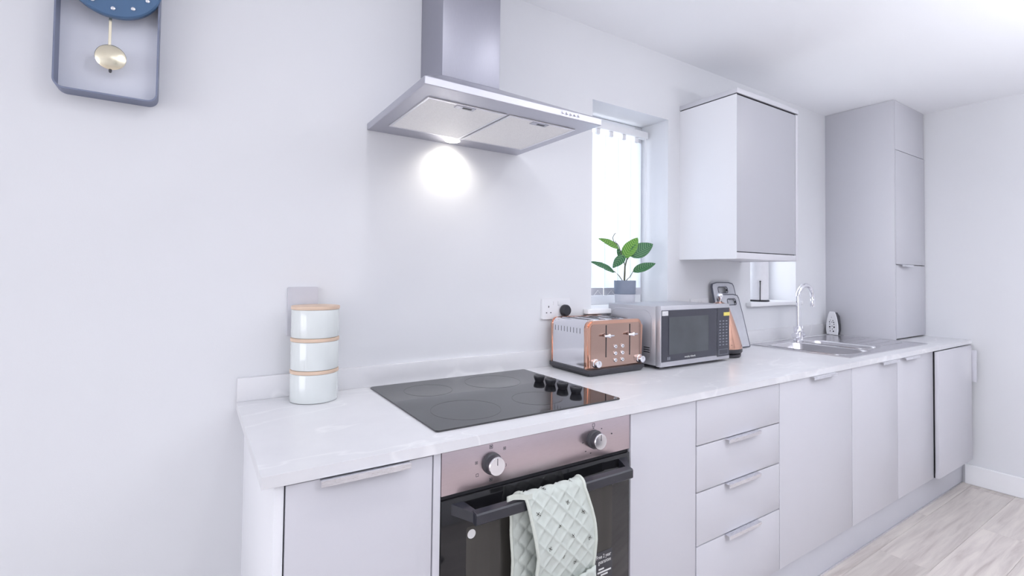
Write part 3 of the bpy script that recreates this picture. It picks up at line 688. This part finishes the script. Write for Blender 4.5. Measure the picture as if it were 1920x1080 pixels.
mk('cable', tube([Vector(p)-og for p in ((1.1945, -0.022, 1.096), (1.195, -0.021, 1.06), (1.198, -0.019, 1.00), (1.204, -0.017, 0.95), (1.208, -0.016, 0.90))], 0.0028, 8), m_black, r, smooth=True)

# ------------------------------------------------------------ storage tins
def tin(z0, label):
    r = empty('storage_tin', (0.194, -0.081, z0)); tag(r, label, 'storage tin', 'stacked storage tins')
    mk('tin_body', lathe([(0.0625, 0.0), (0.0655, 0.0015), (0.0662, 0.004), (0.0662, 0.0795), (0.0655, 0.081)], 56), m_tin, r, smooth=True)
    mk('wooden_lid', lathe([(0.0650, 0.0812), (0.0672, 0.0820), (0.0676, 0.0855), (0.0672, 0.0905), (0.0655, 0.0915)], 56), m_wood, r, smooth=True)
    return r
tin(ZT+0.0005, 'bottom sage-white storage tin of the stack of three on the worktop')
tin(ZT+0.0922, 'middle sage-white storage tin of the stack of three')
t3 = tin(ZT+0.1839, 'top sage-white storage tin of the stack, closed with a bamboo lid')
mk('lid_recess', lathe([(0.054, 0.0916), (0.058, 0.0921), (0.060, 0.0916)], 48, cap=False), m_wood, t3, smooth=True)

# ------------------------------------------------------------ pendulum wall clock
r = empty('wall_clock', (-0.304, 0, 1.70)); tag(r, 'blue-framed pendulum wall clock with round blue dial, cut off by the picture edge', 'clock'); og = rel(r)
fo = (-0.4055, -0.2020, 1.700, 2.125, 0.022)
mk('frame', ringprism(rrect(*fo, 8), shift(fo, 0.0035) if False else rrect(fo[0]+0.0035, fo[1]-0.0035, fo[2]+0.0035, fo[3]-0.0035, fo[4]-0.0035, 8), -0.052, 0, 'y', None, og), m_slate, r, smooth=True)
mk('back_panel', prism(rrect(fo[0]+0.0035, fo[1]-0.0035, fo[2]+0.0035, fo[3]-0.0035, fo[4]-0.0035, 8), -0.006, -0.0005, 'y', None, 0, og), m_clockback, r)
DC = Vector((-0.2955, 0, 1.9948)); DR = 0.0985
dl = mk('dial', lathe([(DR*0.6, -0.035), (DR*0.98, -0.040), (DR, -0.046), (DR, -0.057), (DR*0.97, -0.0605), (0.001, -0.0605)], 72, DC-og, axis='y'), m_navy, r, smooth=True, angle=30)
mk('dial_mount', lathe([(0.02, -0.006), (0.02, -0.036)], 24, DC-og, axis='y'), m_slate, r)
for h in range(12):
    a = PI/2-h*PI/6; p = DC+Vector((math.cos(a)*0.079, 0, math.sin(a)*0.079))
    mk('hour_stud', lathe([(0.0048, -0.0603), (0.0044, -0.0625), (0.002, -0.0638)], 14, p-og, axis='y'), m_alu, dl, smooth=True)
for ang, ln in ((2.2, 0.045), (0.4, 0.065)):
    d = Vector((math.cos(ang), 0, math.sin(ang))); s = Vector((-d.z, 0, d.x)); bm = bmesh.new(); c = DC+Vector((0, -0.064, 0))
    v = [bm.verts.new(c-og+d*a+s*b+Vector((0, e, 0))) for e in (0, 0.001) for a, b in ((-0.01, -0.0025), (ln, -0.0015), (ln, 0.0015), (-0.01, 0.0025))]
    for q in ((0, 1, 2, 3), (7, 6, 5, 4), (0, 4, 5, 1), (1, 5, 6, 2), (2, 6, 7, 3), (3, 7, 4, 0)): bm.faces.new([v[i] for i in q])
    mk('clock_hand', bm, m_gold, dl)
pd = mk('pendulum_rod', (lambda bm: B(bm, -0.3052, -0.2992, -0.0415, -0.0395, 1.800, 1.905, 0.0004, 1, og))(bmesh.new()), m_gold, r)
mk('pendulum_bob', lathe([(0.001, -0.036), (0.0295, -0.0385), (0.0315, -0.0405), (0.0295, -0.0425), (0.001, -0.0455)], 48, Vector((-0.2995, 0, 1.7995))-og, axis='y'), m_gold, r, smooth=True)
mk('pendulum_nut', lathe([(0.0022, 1.7605-og.z), (0.0034, 1.7635-og.z), (0.0034, 1.7675-og.z)], 12, Vector((-0.2995-og.x, -0.0405-og.y, 0))), m_charc, r)

# ------------------------------------------------------------ toaster
r = empty('toaster', (1.256, -0.14, ZT)); tag(r, 'four-slice toaster with copper front and polished steel sides', 'toaster'); og = rel(r)
TX0, TX1, TY0, TY1 = 1.113, 1.400, -0.252, -0.030
bm = bmesh.new()      # tray-shaped black base, wider at its top
lo = rrect(TX0+0.004, TX1-0.006, TY0-0.006, TY1-0.002, 0.012, 4); hi = rrect(TX0-0.008, TX1+0.004, TY0-0.016, TY1+0.010, 0.016, 4)
rings = [[bm.verts.new(Vector((x, y, z))-og) for x, y in p] for p, z in ((lo, ZT+0.0005), (hi, ZT+0.014), (hi, ZT+0.025))]
for a, b in zip(rings, rings[1:]):
    for k in range(len(a)): bm.faces.new((a[k], a[(k+1) % len(a)], b[(k+1) % len(b)], b[k]))
bm.faces.new(rings[0]); bm.faces.new(rings[-1]); mk('base', bm, m_charc, r, smooth=True)
sh = (TX0, TX1, ZT+0.0252, 1.094, 0.024); cn = (0, 0, 1, 1)
body = mk('body', prism(rrect(*sh, 8, cn), TY0+0.022, TY1-0.012, 'y', None, 0, og), m_mirror, r, smooth=True, angle=30)
shf = (TX0-0.002, TX1+0.002, ZT+0.0252, 1.096, 0.026)
fr = mk('front_housing', prism(rrect(*shf, 8, cn), TY0, TY0+0.022, 'y', None, 0.006, og), m_copper, r, smooth=True, angle=30)
mk('rear_housing', prism(rrect(*shf, 8, cn), TY1-0.012, TY1, 'y', None, 0.004, og), m_copper, r, smooth=True, angle=30)
mk('fascia', prism(rrect(TX0+0.012, TX1-0.010, ZT+0.030, 1.083, 0.014, 6, cn), TY0-0.0012, TY0, 'y', None, 0.0005, og), m_copperf, fr, smooth=True, angle=30)
for lx in (1.202, 1.3285):
    bm = bmesh.new(); B(bm, lx-0.0022, lx+0.0022, TY0-0.0018, TY0-0.0010, 0.957, 1.078, 0, 1, og); mk('lever_slot', bm, m_dark, fr)
    lv = mk('lever', (lambda bm: B(bm, lx-0.003, lx+0.003, TY0-0.014, TY0-0.001, 1.036, 1.042, 0.001, 1, og))(bmesh.new()), m_chrome, fr)
    mk('lever_bar', lathe([(0.0025, -0.025), (0.0042, -0.022), (0.0050, -0.008), (0.0085, 0.0), (0.0050, 0.008), (0.0042, 0.022), (0.0025, 0.025)], 16, Vector((lx+0.002, TY0-0.017, 1.039))-og, axis='x'), m_chrome, lv, smooth=True)
for bx in (1.2495, 1.2868):
    for bz in (0.9950, 0.9690, 0.9430):
        b_ = mk('button', lathe([(0.0078, -0.001), (0.0078, -0.005), (0.0066, -0.0065)], 20, Vector((bx, TY0, bz))-og, axis='y'), m_chrome, fr, smooth=True)
        mk('button_mark', lathe([(0.0022, -0.0066), (0.0022, -0.0069)], 8, Vector((bx, TY0, bz))-og, axis='y'), m_charc, b_)
for kx in (1.150, 1.383):
    k = mk('browning_dial', lathe([(0.0165, -0.001), (0.0165, -0.005), (0.0140, -0.007), (0.0135, -0.020), (0.0125, -0.0215)], 28, Vector((kx, TY0, 0.938))-og, axis='y'), m_chrome, fr, smooth=True)
    bm = bmesh.new(); B(bm, kx-0.0006, kx+0.0006, TY0-0.0219, TY0-0.0214, 0.938, 0.948, 0, 1, og); mk('dial_mark', bm, m_charc, k)
# top slots run front to back
for sx in (1.160, 1.222, 1.290, 1.352):
    bm = ringprism(rrect(sx-0.017, sx+0.017, TY0+0.040, TY1-0.028, 0.004, 3), rrect(sx-0.013, sx+0.013, TY0+0.044, TY1-0.032, 0.003, 3), 1.0938, 1.0962, 'z', None, og); sl_ = mk('slot_rim', bm, m_chrome, r)
    bm = bmesh.new(); B(bm, sx-0.013, sx+0.013, TY0+0.044, TY1-0.032, 1.0938, 1.0944, 0, 1, og); mk('bread_slot', bm, m_dark, r)
for i in range(9):
    yy = TY0+0.046+i*0.0185
    bm = bmesh.new(); B(bm, TX0-0.0006, TX0+0.0002, yy-0.0009, yy+0.0009, 1.046, 1.066, 0, 1, og); mk('vent_slit', bm, m_charc, body)

# ------------------------------------------------------------ microwave
r = empty('microwave', (1.67, -0.16, ZT)); tag(r, 'silver microwave oven with dark glass door between toaster and kettle', 'microwave'); og = rel(r)
MX0, MX1, MY0, MY1, MZ0, MZ1 = 1.443, 1.899, -0.310, -0.014, 0.904, 1.1475
box('body', MX0+0.002, MX1-0.002, MY0+0.028, MY1, MZ0+0.002, MZ1-0.003, m_mwsilv, r, 0.004)
dr = box('door_frame', MX0, MX1, MY0, MY0+0.026, MZ0, MZ1, m_mwsilv, r, 0.003)
box('door_glass', MX0+0.003, 1.8045, MY0-0.0022, MY0-0.0003, 0.9245, 1.1300, m_mwdark, dr, 0.0006, 1)
box('control_panel', 1.8075, 1.8945, MY0-0.0022, MY0-0.0003, 0.9180, 1.1300, m_mwdark, r, 0.0006, 1)
wd = mk('window', prism(rrect(1.487, 1.746, 0.950, 1.1040, 0.005), MY0-0.0030, MY0-0.0022, 'y', None, 0, og), m_mwglass, dr)
mk('window_trim', ringprism(rrect(1.486, 1.747, 0.949, 1.105, 0.006), rrect(1.489, 1.744, 0.952, 1.102, 0.004), MY0-0.0034, MY0-0.0030, 'y', None, og), m_mwdark, dr)
text('brand_lettering', 'morphy richards', 0.0105, (1.621, MY0-0.0026, 0.9335), m_label, dr, 'CENTER')
for iz in range(9):
    for ix in range(3):
        x = 1.8265+ix*0.0235; z = 1.072-iz*0.0130
        bm = bmesh.new(); B(bm, x-0.006, x+0.006, MY0-0.0027, MY0-0.0022, z-0.0022, z+0.0022, 0, 1, og); mk('touch_key', bm, m_pgrey, r)
mk('door_button', ringprism(rrect(1.818, 1.884, 0.9250, 0.9490, 0.002), rrect(1.8195, 1.8825, 0.9265, 0.9475, 0.002), MY0-0.0030, MY0-0.0022, 'y', None, og), m_pgrey, r)
box('yellow_sticker', 1.852, 1.8955, MY0-0.0031, MY0-0.0023, 1.0945, 1.1100, m_yellow, r, 0.0)
box('silver_sticker', 1.447, 1.483, MY0-0.0031, MY0-0.0023, 1.1085, 1.1270, m_silvst, dr, 0.0)
for i in range(2):
    bm = bmesh.new(); B(bm, 1.480+i*0.010, 1.486+i*0.010, MY0-0.0027, MY0-0.0022, 0.931, 0.943, 0, 1, og); mk('printed_mark', bm, m_pgrey, dr)
# pressed outline and vents on the left side
op = rrect(-0.262, -0.03, 0.922, 1.128, 0.045, 8); ip = rrect(-0.2605, -0.0315, 0.9235, 1.1265, 0.0435, 8)
mk('side_pressing', ringprism(op, ip, MX0+0.0006, MX0+0.003, 'x', None, og), m_alu, r, smooth=True)
for i in range(3):
    bm = bmesh.new(); B(bm, MX0+0.0012, MX0+0.003, -0.252, -0.220, 0.955+i*0.009, 0.959+i*0.009, 0, 1, og); mk('side_vent', bm, m_dark, r)
for fx in (MX0+0.035, MX1-0.035):
    for fy in (MY0+0.05, MY1-0.04): mk('foot', lathe([(0.010, 0.0005), (0.012, 0.0125)], 16, (fx-og.x, fy-og.y, ZT-og.z)), m_black, r)

# ------------------------------------------------------------ kettle
KX, KY = 2.003, -0.192
r = empty('kettle', (KX, KY, ZT)); tag(r, 'copper pyramid kettle half hidden behind the microwave', 'kettle')
mk('power_base', lathe([(0.088, 0.0005), (0.092, 0.004), (0.092, 0.015), (0.084, 0.020)], 48), m_black, r, smooth=True)
mk('base_ring', lathe([(0.096, 0.0215), (0.099, 0.026), (0.099, 0.037), (0.097, 0.040)], 48), m_black, r, smooth=True)
mk('body', lathe([(0.098, 0.0405), (0.0985, 0.048), (0.094, 0.066), (0.085, 0.098), (0.073, 0.138), (0.060, 0.178), (0.047, 0.215), (0.042, 0.228)], 56), m_copper, r, smooth=True)
ld = mk('lid', lathe([(0.0405, 0.2285), (0.040, 0.236), (0.030, 0.247), (0.014, 0.253), (0.006, 0.256)], 40), m_copper, r, smooth=True)
mk('lid_knob', lathe([(0.005, 0.2562), (0.006, 0.266), (0.012, 0.274), (0.0150, 0.284), (0.012, 0.294), (0.006, 0.298), (0.001, 0.299)], 24), m_chrome, ld, smooth=True)
mk('handle', tube([(-0.03, 0.045, 0.232), (-0.045, 0.067, 0.248), (-0.062, 0.092, 0.238), (-0.07, 0.104, 0.20), (-0.072, 0.107, 0.15), (-0.066, 0.098, 0.10), (-0.056, 0.083, 0.078)], 0.0095, 10), m_black, r, smooth=True)
mk('spout', tube([(0.028, -0.05, 0.165), (0.04, -0.07, 0.195), (0.048, -0.083, 0.213)], [0.019, 0.015, 0.011], 12), m_copper, r, smooth=True)
for o in r.children:
    if o.name.startswith(('handle', 'spout')): o.rotation_euler = (0, 0, math.radians(268))

# ------------------------------------------------------------ chopping boards leaning on the wall
def board(x0, x1, hgt, y_b, y_t, label, hx0, hx1):
    lean = math.atan2(y_t-y_b, hgt); r = empty('chopping_board', ((x0+x1)/2, y_b, ZT+0.0005)); r.rotation_euler = (-lean, 0, 0)
    tag(r, label, 'chopping board', 'grey chopping boards')
    w = (x1-x0)/2; xc = (x0+x1)/2
    out = [(-w, 0.004), (-w+0.004, 0), (w-0.004, 0), (w, 0.004), (w-0.001, hgt*0.6), (w-0.006, hgt-0.022), (w-0.014, hgt-0.007), (w-0.05, hgt), (-w+0.05, hgt), (-w+0.014, hgt-0.007), (-w+0.006, hgt-0.022), (-w+0.001, hgt*0.6)]
    def ins(d): return [(x*(1-d/w), d+z*(1-2*d/hgt)) for x, z in out]
    a, b = hx0-xc, hx1-xc; hz0, hz1 = hgt-0.058, hgt-0.028
    mk('rim', ringprism(out, ins(0.005), -0.0085, 0.0, 'y'), m_boardrim, r)
    hole = rrect(a, b, hz0, hz1, 0.010, 2)          # 12 points, as many as the outline
    # match the hole's points to the outline order so that the face ring does not twist
    inn = ins(0.005); cxh = (a+b)/2; czh = (hz0+hz1)/2
    def ang(p): return math.atan2(p[1]-czh, p[0]-cxh)
    hole2 = sorted(hole, key=ang); inn2 = sorted(inn, key=ang)
    mk('panel', ringprism(inn2, hole2, -0.0078, -0.0006, 'y'), m_board, r)
    mk('handle_rim', ringprism(rrect(a-0.004, b+0.004, hz0-0.004, hz1+0.004, 0.013, 4), rrect(a, b, hz0, hz1, 0.009, 4), -0.0092, 0.0002, 'y'), m_boardrim, r, smooth=True)
    return r
board(2.180, 2.388, 0.352, -0.088, -0.008, 'taller grey chopping board with dark rim leaning on the wall at the back', 2.235, 2.315)
board(2.200, 2.394, 0.288, -0.104, -0.033, 'shorter grey chopping board with dark rim leaning in front of the taller one', 2.280, 2.352)

# ------------------------------------------------------------ potted plant on the window sill
PX, PY, PZ = 1.607, 0.042, W1[2]
r = empty('potted_plant', (PX, PY, PZ)); tag(r, 'small leafy green plant in a blue-grey pot on the window sill', 'plant')
mk('pot', lathe([(0.046, 0.058), (0.0495, 0.060), (0.0510, 0.122), (0.0505, 0.123), (0.0480, 0.123), (0.0470, 0.106)], 40), m_pot, r, smooth=True)
mk('pot_foot', lathe([(0.043, 0.0005), (0.046, 0.003), (0.0470, 0.0595), (0.044, 0.0597)], 40), m_potlow, r, smooth=True)
mk('soil', lathe([(0.0465, 0.104), (0.0465, 0.108), (0.03, 0.112), (0.001, 0.113)], 24), m_soil, r, smooth=True)
K = 0.00262; KR = 0.00298; RV = Vector((0.95, -0.31, 0)); DV = Vector((0.72, 0.69, 0)); UZ = Vector((0, 0, 1))
def at(u, v, d=0.0): return RV*((u-1172)*KR)+UZ*((526-v)*K+0.123)+DV*d
mk('main_stem', tube([at(1171, 528), at(1171.5, 512, -0.004), at(1172, 500, -0.006), at(1175, 488, 0), at(1177, 480, 0.004)], [0.0042, 0.004, 0.0036, 0.0028, 0.002], 8), m_stem, r, smooth=True)
for pts in ([at(1168, 527), at(1162, 518, -0.004), at(1153, 509, -0.006)], [at(1173, 527), at(1181, 519, 0.003), at(1187, 508, 0.004)], [at(1172, 500, -0.006), at(1167, 482, -0.003), at(1161, 464, 0.0), at(1154, 454, 0.003)],
            [at(1172, 502, -0.006), at(1170, 490, -0.014), at(1168, 482, -0.016)], [at(1176, 488), at(1181, 480, -0.004), at(1184, 476, -0.012)], [at(1160, 462), at(1152, 456), at(1150, 449, 0.004), at(1153, 442, 0.006), at(1158, 439, 0.006)]):
    mk('leaf_stalk', tube(pts, [0.0018]*(len(pts)-1)+[0.0012], 6), m_stem, r, smooth=True)
def leaf(base, tip, width, m, nrm, cup=0.15, droop=0.12):
    """pointed oval leaf: local x from base to tip, y across, slightly cupped and drooping"""
    L = (tip-base).length; X = (tip-base).normalized(); N = (nrm-X*nrm.dot(X)).normalized(); Y = N.cross(X)
    bm = bmesh.new(); n, k = 14, 8; g = []
    for i in range(n+1):
        t = i/n; w = width*0.5*(math.sin(PI*t**0.82)**0.75)*(1.0-0.15*t); w = max(w, 0.0006)
        g.append([bm.verts.new((L*t, w*s, cup*w*abs(s)**1.5-droop*L*(t-0.5)**2*1.2+0.0006*math.cos(abs(s)*14+t*20))) for s in [2*j/k-1 for j in range(k+1)]])
    for i in range(n):
        for j in range(k): bm.faces.new((g[i][j], g[i][j+1], g[i+1][j+1], g[i+1][j]))
    o = mk('leaf', bm, m, r, smooth=True, angle=180)
    mm = Matrix.Identity(4)
    for a in range(3): mm[a][0] = X[a]; mm[a][1] = Y[a]; mm[a][2] = N[a]; mm[a][3] = base[a]
    o.matrix_local = mm
    md = o.modifiers.new('thickness', 'SOLIDIFY'); md.thickness = 0.0006
    return o
F_ = -DV
leaf(at(1162, 467, 0.006), at(1126, 450, 0.012), 0.042, m_leafA, F_*0.8+UZ*0.6)
leaf(at(1170, 485, -0.004), at(1194, 446, 0.010), 0.072, m_leafA, F_*0.9+UZ*0.3-RV*0.3)
leaf(at(1181, 481, -0.014), at(1222, 458, -0.020), 0.076, m_leafB, F_*0.95+UZ*0.2+RV*0.1)
leaf(at(1171, 480, -0.014), at(1151, 503, -0.026), 0.048, m_leafB, F_*0.9+UZ*0.3)
leaf(at(1155, 510, -0.006), at(1113, 492, -0.020), 0.046, m_leafB, F_*0.75+UZ*0.75)
leaf(at(1186, 509, 0.004), at(1227, 493, -0.010), 0.050, m_leafB, F_*0.85+UZ*0.5)
leaf(at(1165, 484, 0.006), at(1158, 466, 0.014), 0.026, m_leafB, F_*0.8+UZ*0.2)

# ------------------------------------------------------------ vertical blind in the left window
r = empty('vertical_blind', (1.607, 0.13, 2.0)); tag(r, 'white vertical blind hanging in the window behind the plant', 'blind'); og = rel(r)
box('head_rail', 1.36, 1.852, 0.118, 0.152, 1.976, 2.012, m_trim, r, 0.004)
m_clip = m_white
for i, x in enumerate((1.425, 1.513, 1.601, 1.689, 1.777)):
    bm = bmesh.new(); a = math.radians(8); c, s = math.cos(a)*0.0475, math.sin(a)*0.0475; z0, z1 = 1.205, 1.953; n = 6; A = []
    for k in range(n+1):
        u = 2*k/n-1; A.append([bm.verts.new(Vector((x+c*u, 0.136+s*u+0.003*(1-u*u), z))-og) for z in (z0, z1)])
    for p, q in zip(A, A[1:]): bm.faces.new((p[0], q[0], q[1], p[1]))
    v = mk('vane', bm, m_blind, r, smooth=True, angle=180)
    bm = bmesh.new(); B(bm, x-0.012, x+0.012, 0.129, 0.145, 1.950, 1.977, 0.002, 1, og); mk('vane_hanger', bm, m_clip, v)
    bm = bmesh.new(); B(bm, x-0.042, x+0.042, 0.132, 0.1365, 1.170, 1.206, 0.001, 1, og); mk('bottom_weight', bm, m_plate, v)
for x in (1.425, 1.513, 1.601, 1.689):
    pts = [Vector((x+0.088*t, 0.127, 1.195-0.030*math.sin(PI*t)))-og for t in [k/10 for k in range(11)]]
    mk('link_chain', tube(pts, 0.0014, 5), m_white, r)
mk('cord', tube([Vector((1.835, 0.12, 1.99))-og, Vector((1.838, 0.118, 1.7))-og, Vector((1.838, 0.118, 1.45))-og, Vector((1.832, 0.118, 1.43))-og, Vector((1.828, 0.118, 1.45))-og, Vector((1.828, 0.12, 1.99))-og], 0.0015, 6), m_white, r)

# ------------------------------------------------------------ sink and tap
r = empty('sink', (2.96, -0.31, ZT)); tag(r, 'stainless steel one-and-a-half bowl sink with drainer in the worktop', 'sink'); og = rel(r)
KX0, KX1, KY0, KY1 = 2.475, 3.445, -0.553, -0.062
b1 = (2.515, 2.800, -0.515, -0.135, 0.05); b2 = (2.850, 3.010, -0.480, -0.150, 0.045)
bm = bmesh.new(); zt = ZT+0.0035
# flat deck built from strips around the two bowl openings
def strip(x0, x1, y0, y1): B(bm, x0, x1, y0, y1, ZT+0.0004, zt, 0, 1, og)
strip(KX0, KX1, KY0, b1[2]); strip(KX0, KX1, b1[3], KY1); strip(KX0, b1[0], b1[2], b1[3]); strip(b1[1], b2[0], b1[2], b1[3]); strip(b2[1], KX1, b1[2], b1[3])
strip(b2[0], b2[1], b1[2], b2[2]); strip(b2[0], b2[1], b2[3], b1[3])
mk('deck', bm, m_sink, r)
mk('deck_edge', ringprism(rrect(KX0, KX1, KY0, KY1, 0.012, 4), rrect(KX0+0.006, KX1-0.006, KY0+0.006, KY1-0.006, 0.008, 4), zt, zt+0.0014, 'z', None, og), m_sink, r, smooth=True)
def bowl(b, depth, nm):
    x0, x1, y0, y1, rad = b; bm = bmesh.new(); rings = []
    # square opening corners are filled out to the rounded bowl
    sq = []
    rr0 = rrect(x0, x1, y0, y1, rad, 6)
    for (x, y) in rr0: sq.append((x, y))
    for d, z, rf in ((0.0, zt+0.0006, rad), (0.004, zt-0.004, rad-0.002), (0.012, zt-depth+0.03, rad-0.006), (0.022, zt-depth+0.008, rad-0.014), (0.05, zt-depth, 0.012)):
        rings.append([bm.verts.new(Vector((x, y, z))-og) for x, y in rrect(x0+d, x1-d, y0+d, y1-d, rf, 6)])
    n = len(rings[0])
    for a, c in zip(rings, rings[1:]):
        for k in range(n): bm.faces.new((a[k], a[(k+1) % n], c[(k+1) % n], c[k]))
    bm.faces.new(rings[-1])
    # fillet pieces between the rounded rim and the square cut
    cor = [(x0, y0), (x1, y0), (x1, y1), (x0, y1)]
    for q in range(4):
        cv = bm.verts.new(Vector((*cor[q], zt+0.0006))-og); seg = rings[0][q*7:q*7+7]
        for a, c in zip(seg, seg[1:]): bm.faces.new((cv, a, c))
    o = mk(nm, bm, m_sink, r, smooth=True, angle=50)
    mk('plughole', lathe([(0.012, zt-depth+0.004), (0.030, zt-depth+0.003), (0.040, zt-depth+0.0005)], 28, ((x0+x1)/2-og.x, (y0+y1)/2-og.y, -og.z)), m_chrome, o, smooth=True)
    mk('rim_bead', ringprism(rrect(x0-0.004, x1+0.004, y0-0.004, y1+0.004, rad+0.004, 6), rrect(x0, x1, y0, y1, rad, 6), zt+0.0002, zt+0.0022, 'z', None, og), m_sink, o, smooth=True)
bowl(b1, 0.15, 'main_bowl'); bowl(b2, 0.10, 'half_bowl')
for i in range(5):
    y_ = -0.455+i*0.062; bm = prism(rrect(3.085, 3.36, y_-0.007, y_+0.007, 0.0065, 3), zt, zt+0.0010, 'z', None, 0.0005, og); mk('drainer_rib', bm, m_sink, r, smooth=True)

TPX, TPY = 2.868, -0.122
r = empty('mixer_tap', (TPX, TPY, zt+0.0005)); tag(r, 'chrome swan-neck mixer tap at the back of the sink', 'tap')
mk('tap_body', lathe([(0.027, 0.0), (0.027, 0.004), (0.022, 0.008), (0.021, 0.045), (0.024, 0.050), (0.024, 0.066), (0.018, 0.075), (0.0135, 0.085)], 32), m_chrome, r, smooth=True)
rise = 0.258; ra = 0.067; dx, dy = math.cos(-0.12), math.sin(-0.12)
pts = [(0, 0, 0.08), (0, 0, 0.16), (0, 0, rise)]
for k in range(1, 15):
    a = PI*k/14; h = ra*(1-math.cos(a)); pts.append((h*dx, h*dy, rise+ra*math.sin(a)))
pts += [(2*ra*dx, 2*ra*dy, rise-0.02)]
mk('spout', tube(pts, 0.0128, 18), m_chrome, r, smooth=True)
mk('aerator', lathe([(0.0125, rise-0.060), (0.0135, rise-0.058), (0.0135, rise-0.016), (0.0118, rise-0.012)], 24, (2*ra*dx, 2*ra*dy, 0)), m_chrome, r, smooth=True)
for s in (-1, 1):
    d = Vector((s*0.80, -s*0.60 if False else 0.0, 0)).normalized()
    lv = mk('lever', tube([d*0.018+Vector((0, 0, 0.034)), d*0.048+Vector((0, 0, 0.034))], [0.017, 0.0165], 20), m_chrome, r, smooth=True)
    bm = bmesh.new(); mk('lever_arm', tube([d*0.040+Vector((0, 0, 0.046)), d*0.046+Vector((0, 0, 0.085))], [0.004, 0.0055], 10), m_chrome, lv, smooth=True)

# ------------------------------------------------------------ steam iron standing on its heel on the drainer
r = empty('steam_iron', (3.400, -0.072, zt+0.0025), math.radians(-14)); tag(r, 'small white iron standing upright, its holed soleplate facing the room', 'iron')
sol = [(-0.037, 0.0), (0.037, 0.0), (0.0405, 0.03), (0.039, 0.065), (0.033, 0.10), (0.024, 0.132), (0.017, 0.149), (-0.017, 0.149), (-0.024, 0.132), (-0.033, 0.10), (-0.039, 0.065), (-0.0405, 0.03)]
mk('soleplate', prism(sol, -0.006, 0.0, 'x', None, 0.001), m_white, r, smooth=True, angle=30)
mk('shell', prism([(a*0.9, b*0.95+0.002) for a, b in sol], 0.0002, 0.028, 'x', None, 0.004), m_charc, r, smooth=True, angle=30)
mk('handle', tube([(0.024, 0, 0.125), (0.050, 0, 0.118), (0.056, 0, 0.085), (0.056, 0, 0.045), (0.048, 0, 0.018), (0.024, 0, 0.010)], 0.009, 10), m_charc, r, smooth=True)
for (hy, hz, hr) in ((-0.012, 0.022, 0.0035), (0.010, 0.022, 0.005), (-0.014, 0.036, 0.0025), (0.003, 0.036, 0.003), (-0.015, 0.049, 0.0052), (0.015, 0.049, 0.0055), (0.001, 0.055, 0.003), (-0.015, 0.067, 0.003), (0.014, 0.067, 0.0035),
                    (-0.016, 0.081, 0.0038), (0.0, 0.081, 0.003), (0.012, 0.080, 0.0042), (-0.011, 0.093, 0.0026), (0.007, 0.092, 0.0032), (-0.003, 0.112, 0.002)):
    mk('steam_hole', lathe([(hr, -0.0063), (hr, -0.0058)], 10, (0, -hy, hz), axis='x'), m_dark, r)

# ------------------------------------------------------------ kitchen roll on its holder, sill of the right window
QX, QY, QZ = 2.768, 0.062, W2[2]
r = empty('kitchen_roll_holder', (QX, QY, QZ)); tag(r, 'black kitchen roll holder with thin upright arm on the right window sill', 'roll holder')
mk('base', lathe([(0.058, 0.0005), (0.060, 0.002), (0.060, 0.008), (0.057, 0.010)], 40), m_black, r, smooth=True)
mk('centre_post', lathe([(0.005, 0.0102), (0.005, 0.275), (0.009, 0.280), (0.009, 0.292), (0.003, 0.297)], 16), m_black, r, smooth=True)
ax, ay = -0.0455, -0.0375
mk('tension_arm', tube([(ax, ay, 0.009), (ax, ay, 0.06), (ax*1.05, ay*1.05, 0.118)], 0.0030, 8), m_black, r, smooth=True)
mk('arm_tip', lathe([(0.001, 0.116), (0.005, 0.119), (0.005, 0.123), (0.001, 0.126)], 12, (ax*1.05, ay*1.05, 0)), m_black, r, smooth=True)
o = mk('kitchen_roll', (lambda n: ringprism([(0.052*math.cos(2*PI*i/n), 0.052*math.sin(2*PI*i/n)) for i in range(n)], [(0.018*math.cos(2*PI*i/n), 0.018*math.sin(2*PI*i/n)) for i in range(n)], 0.0105, 0.240, 'z'))(40), m_paper, None, smooth=True, loc=(QX, QY, QZ))
tag(o, 'white paper kitchen roll standing on the black holder at the right window', 'kitchen roll')
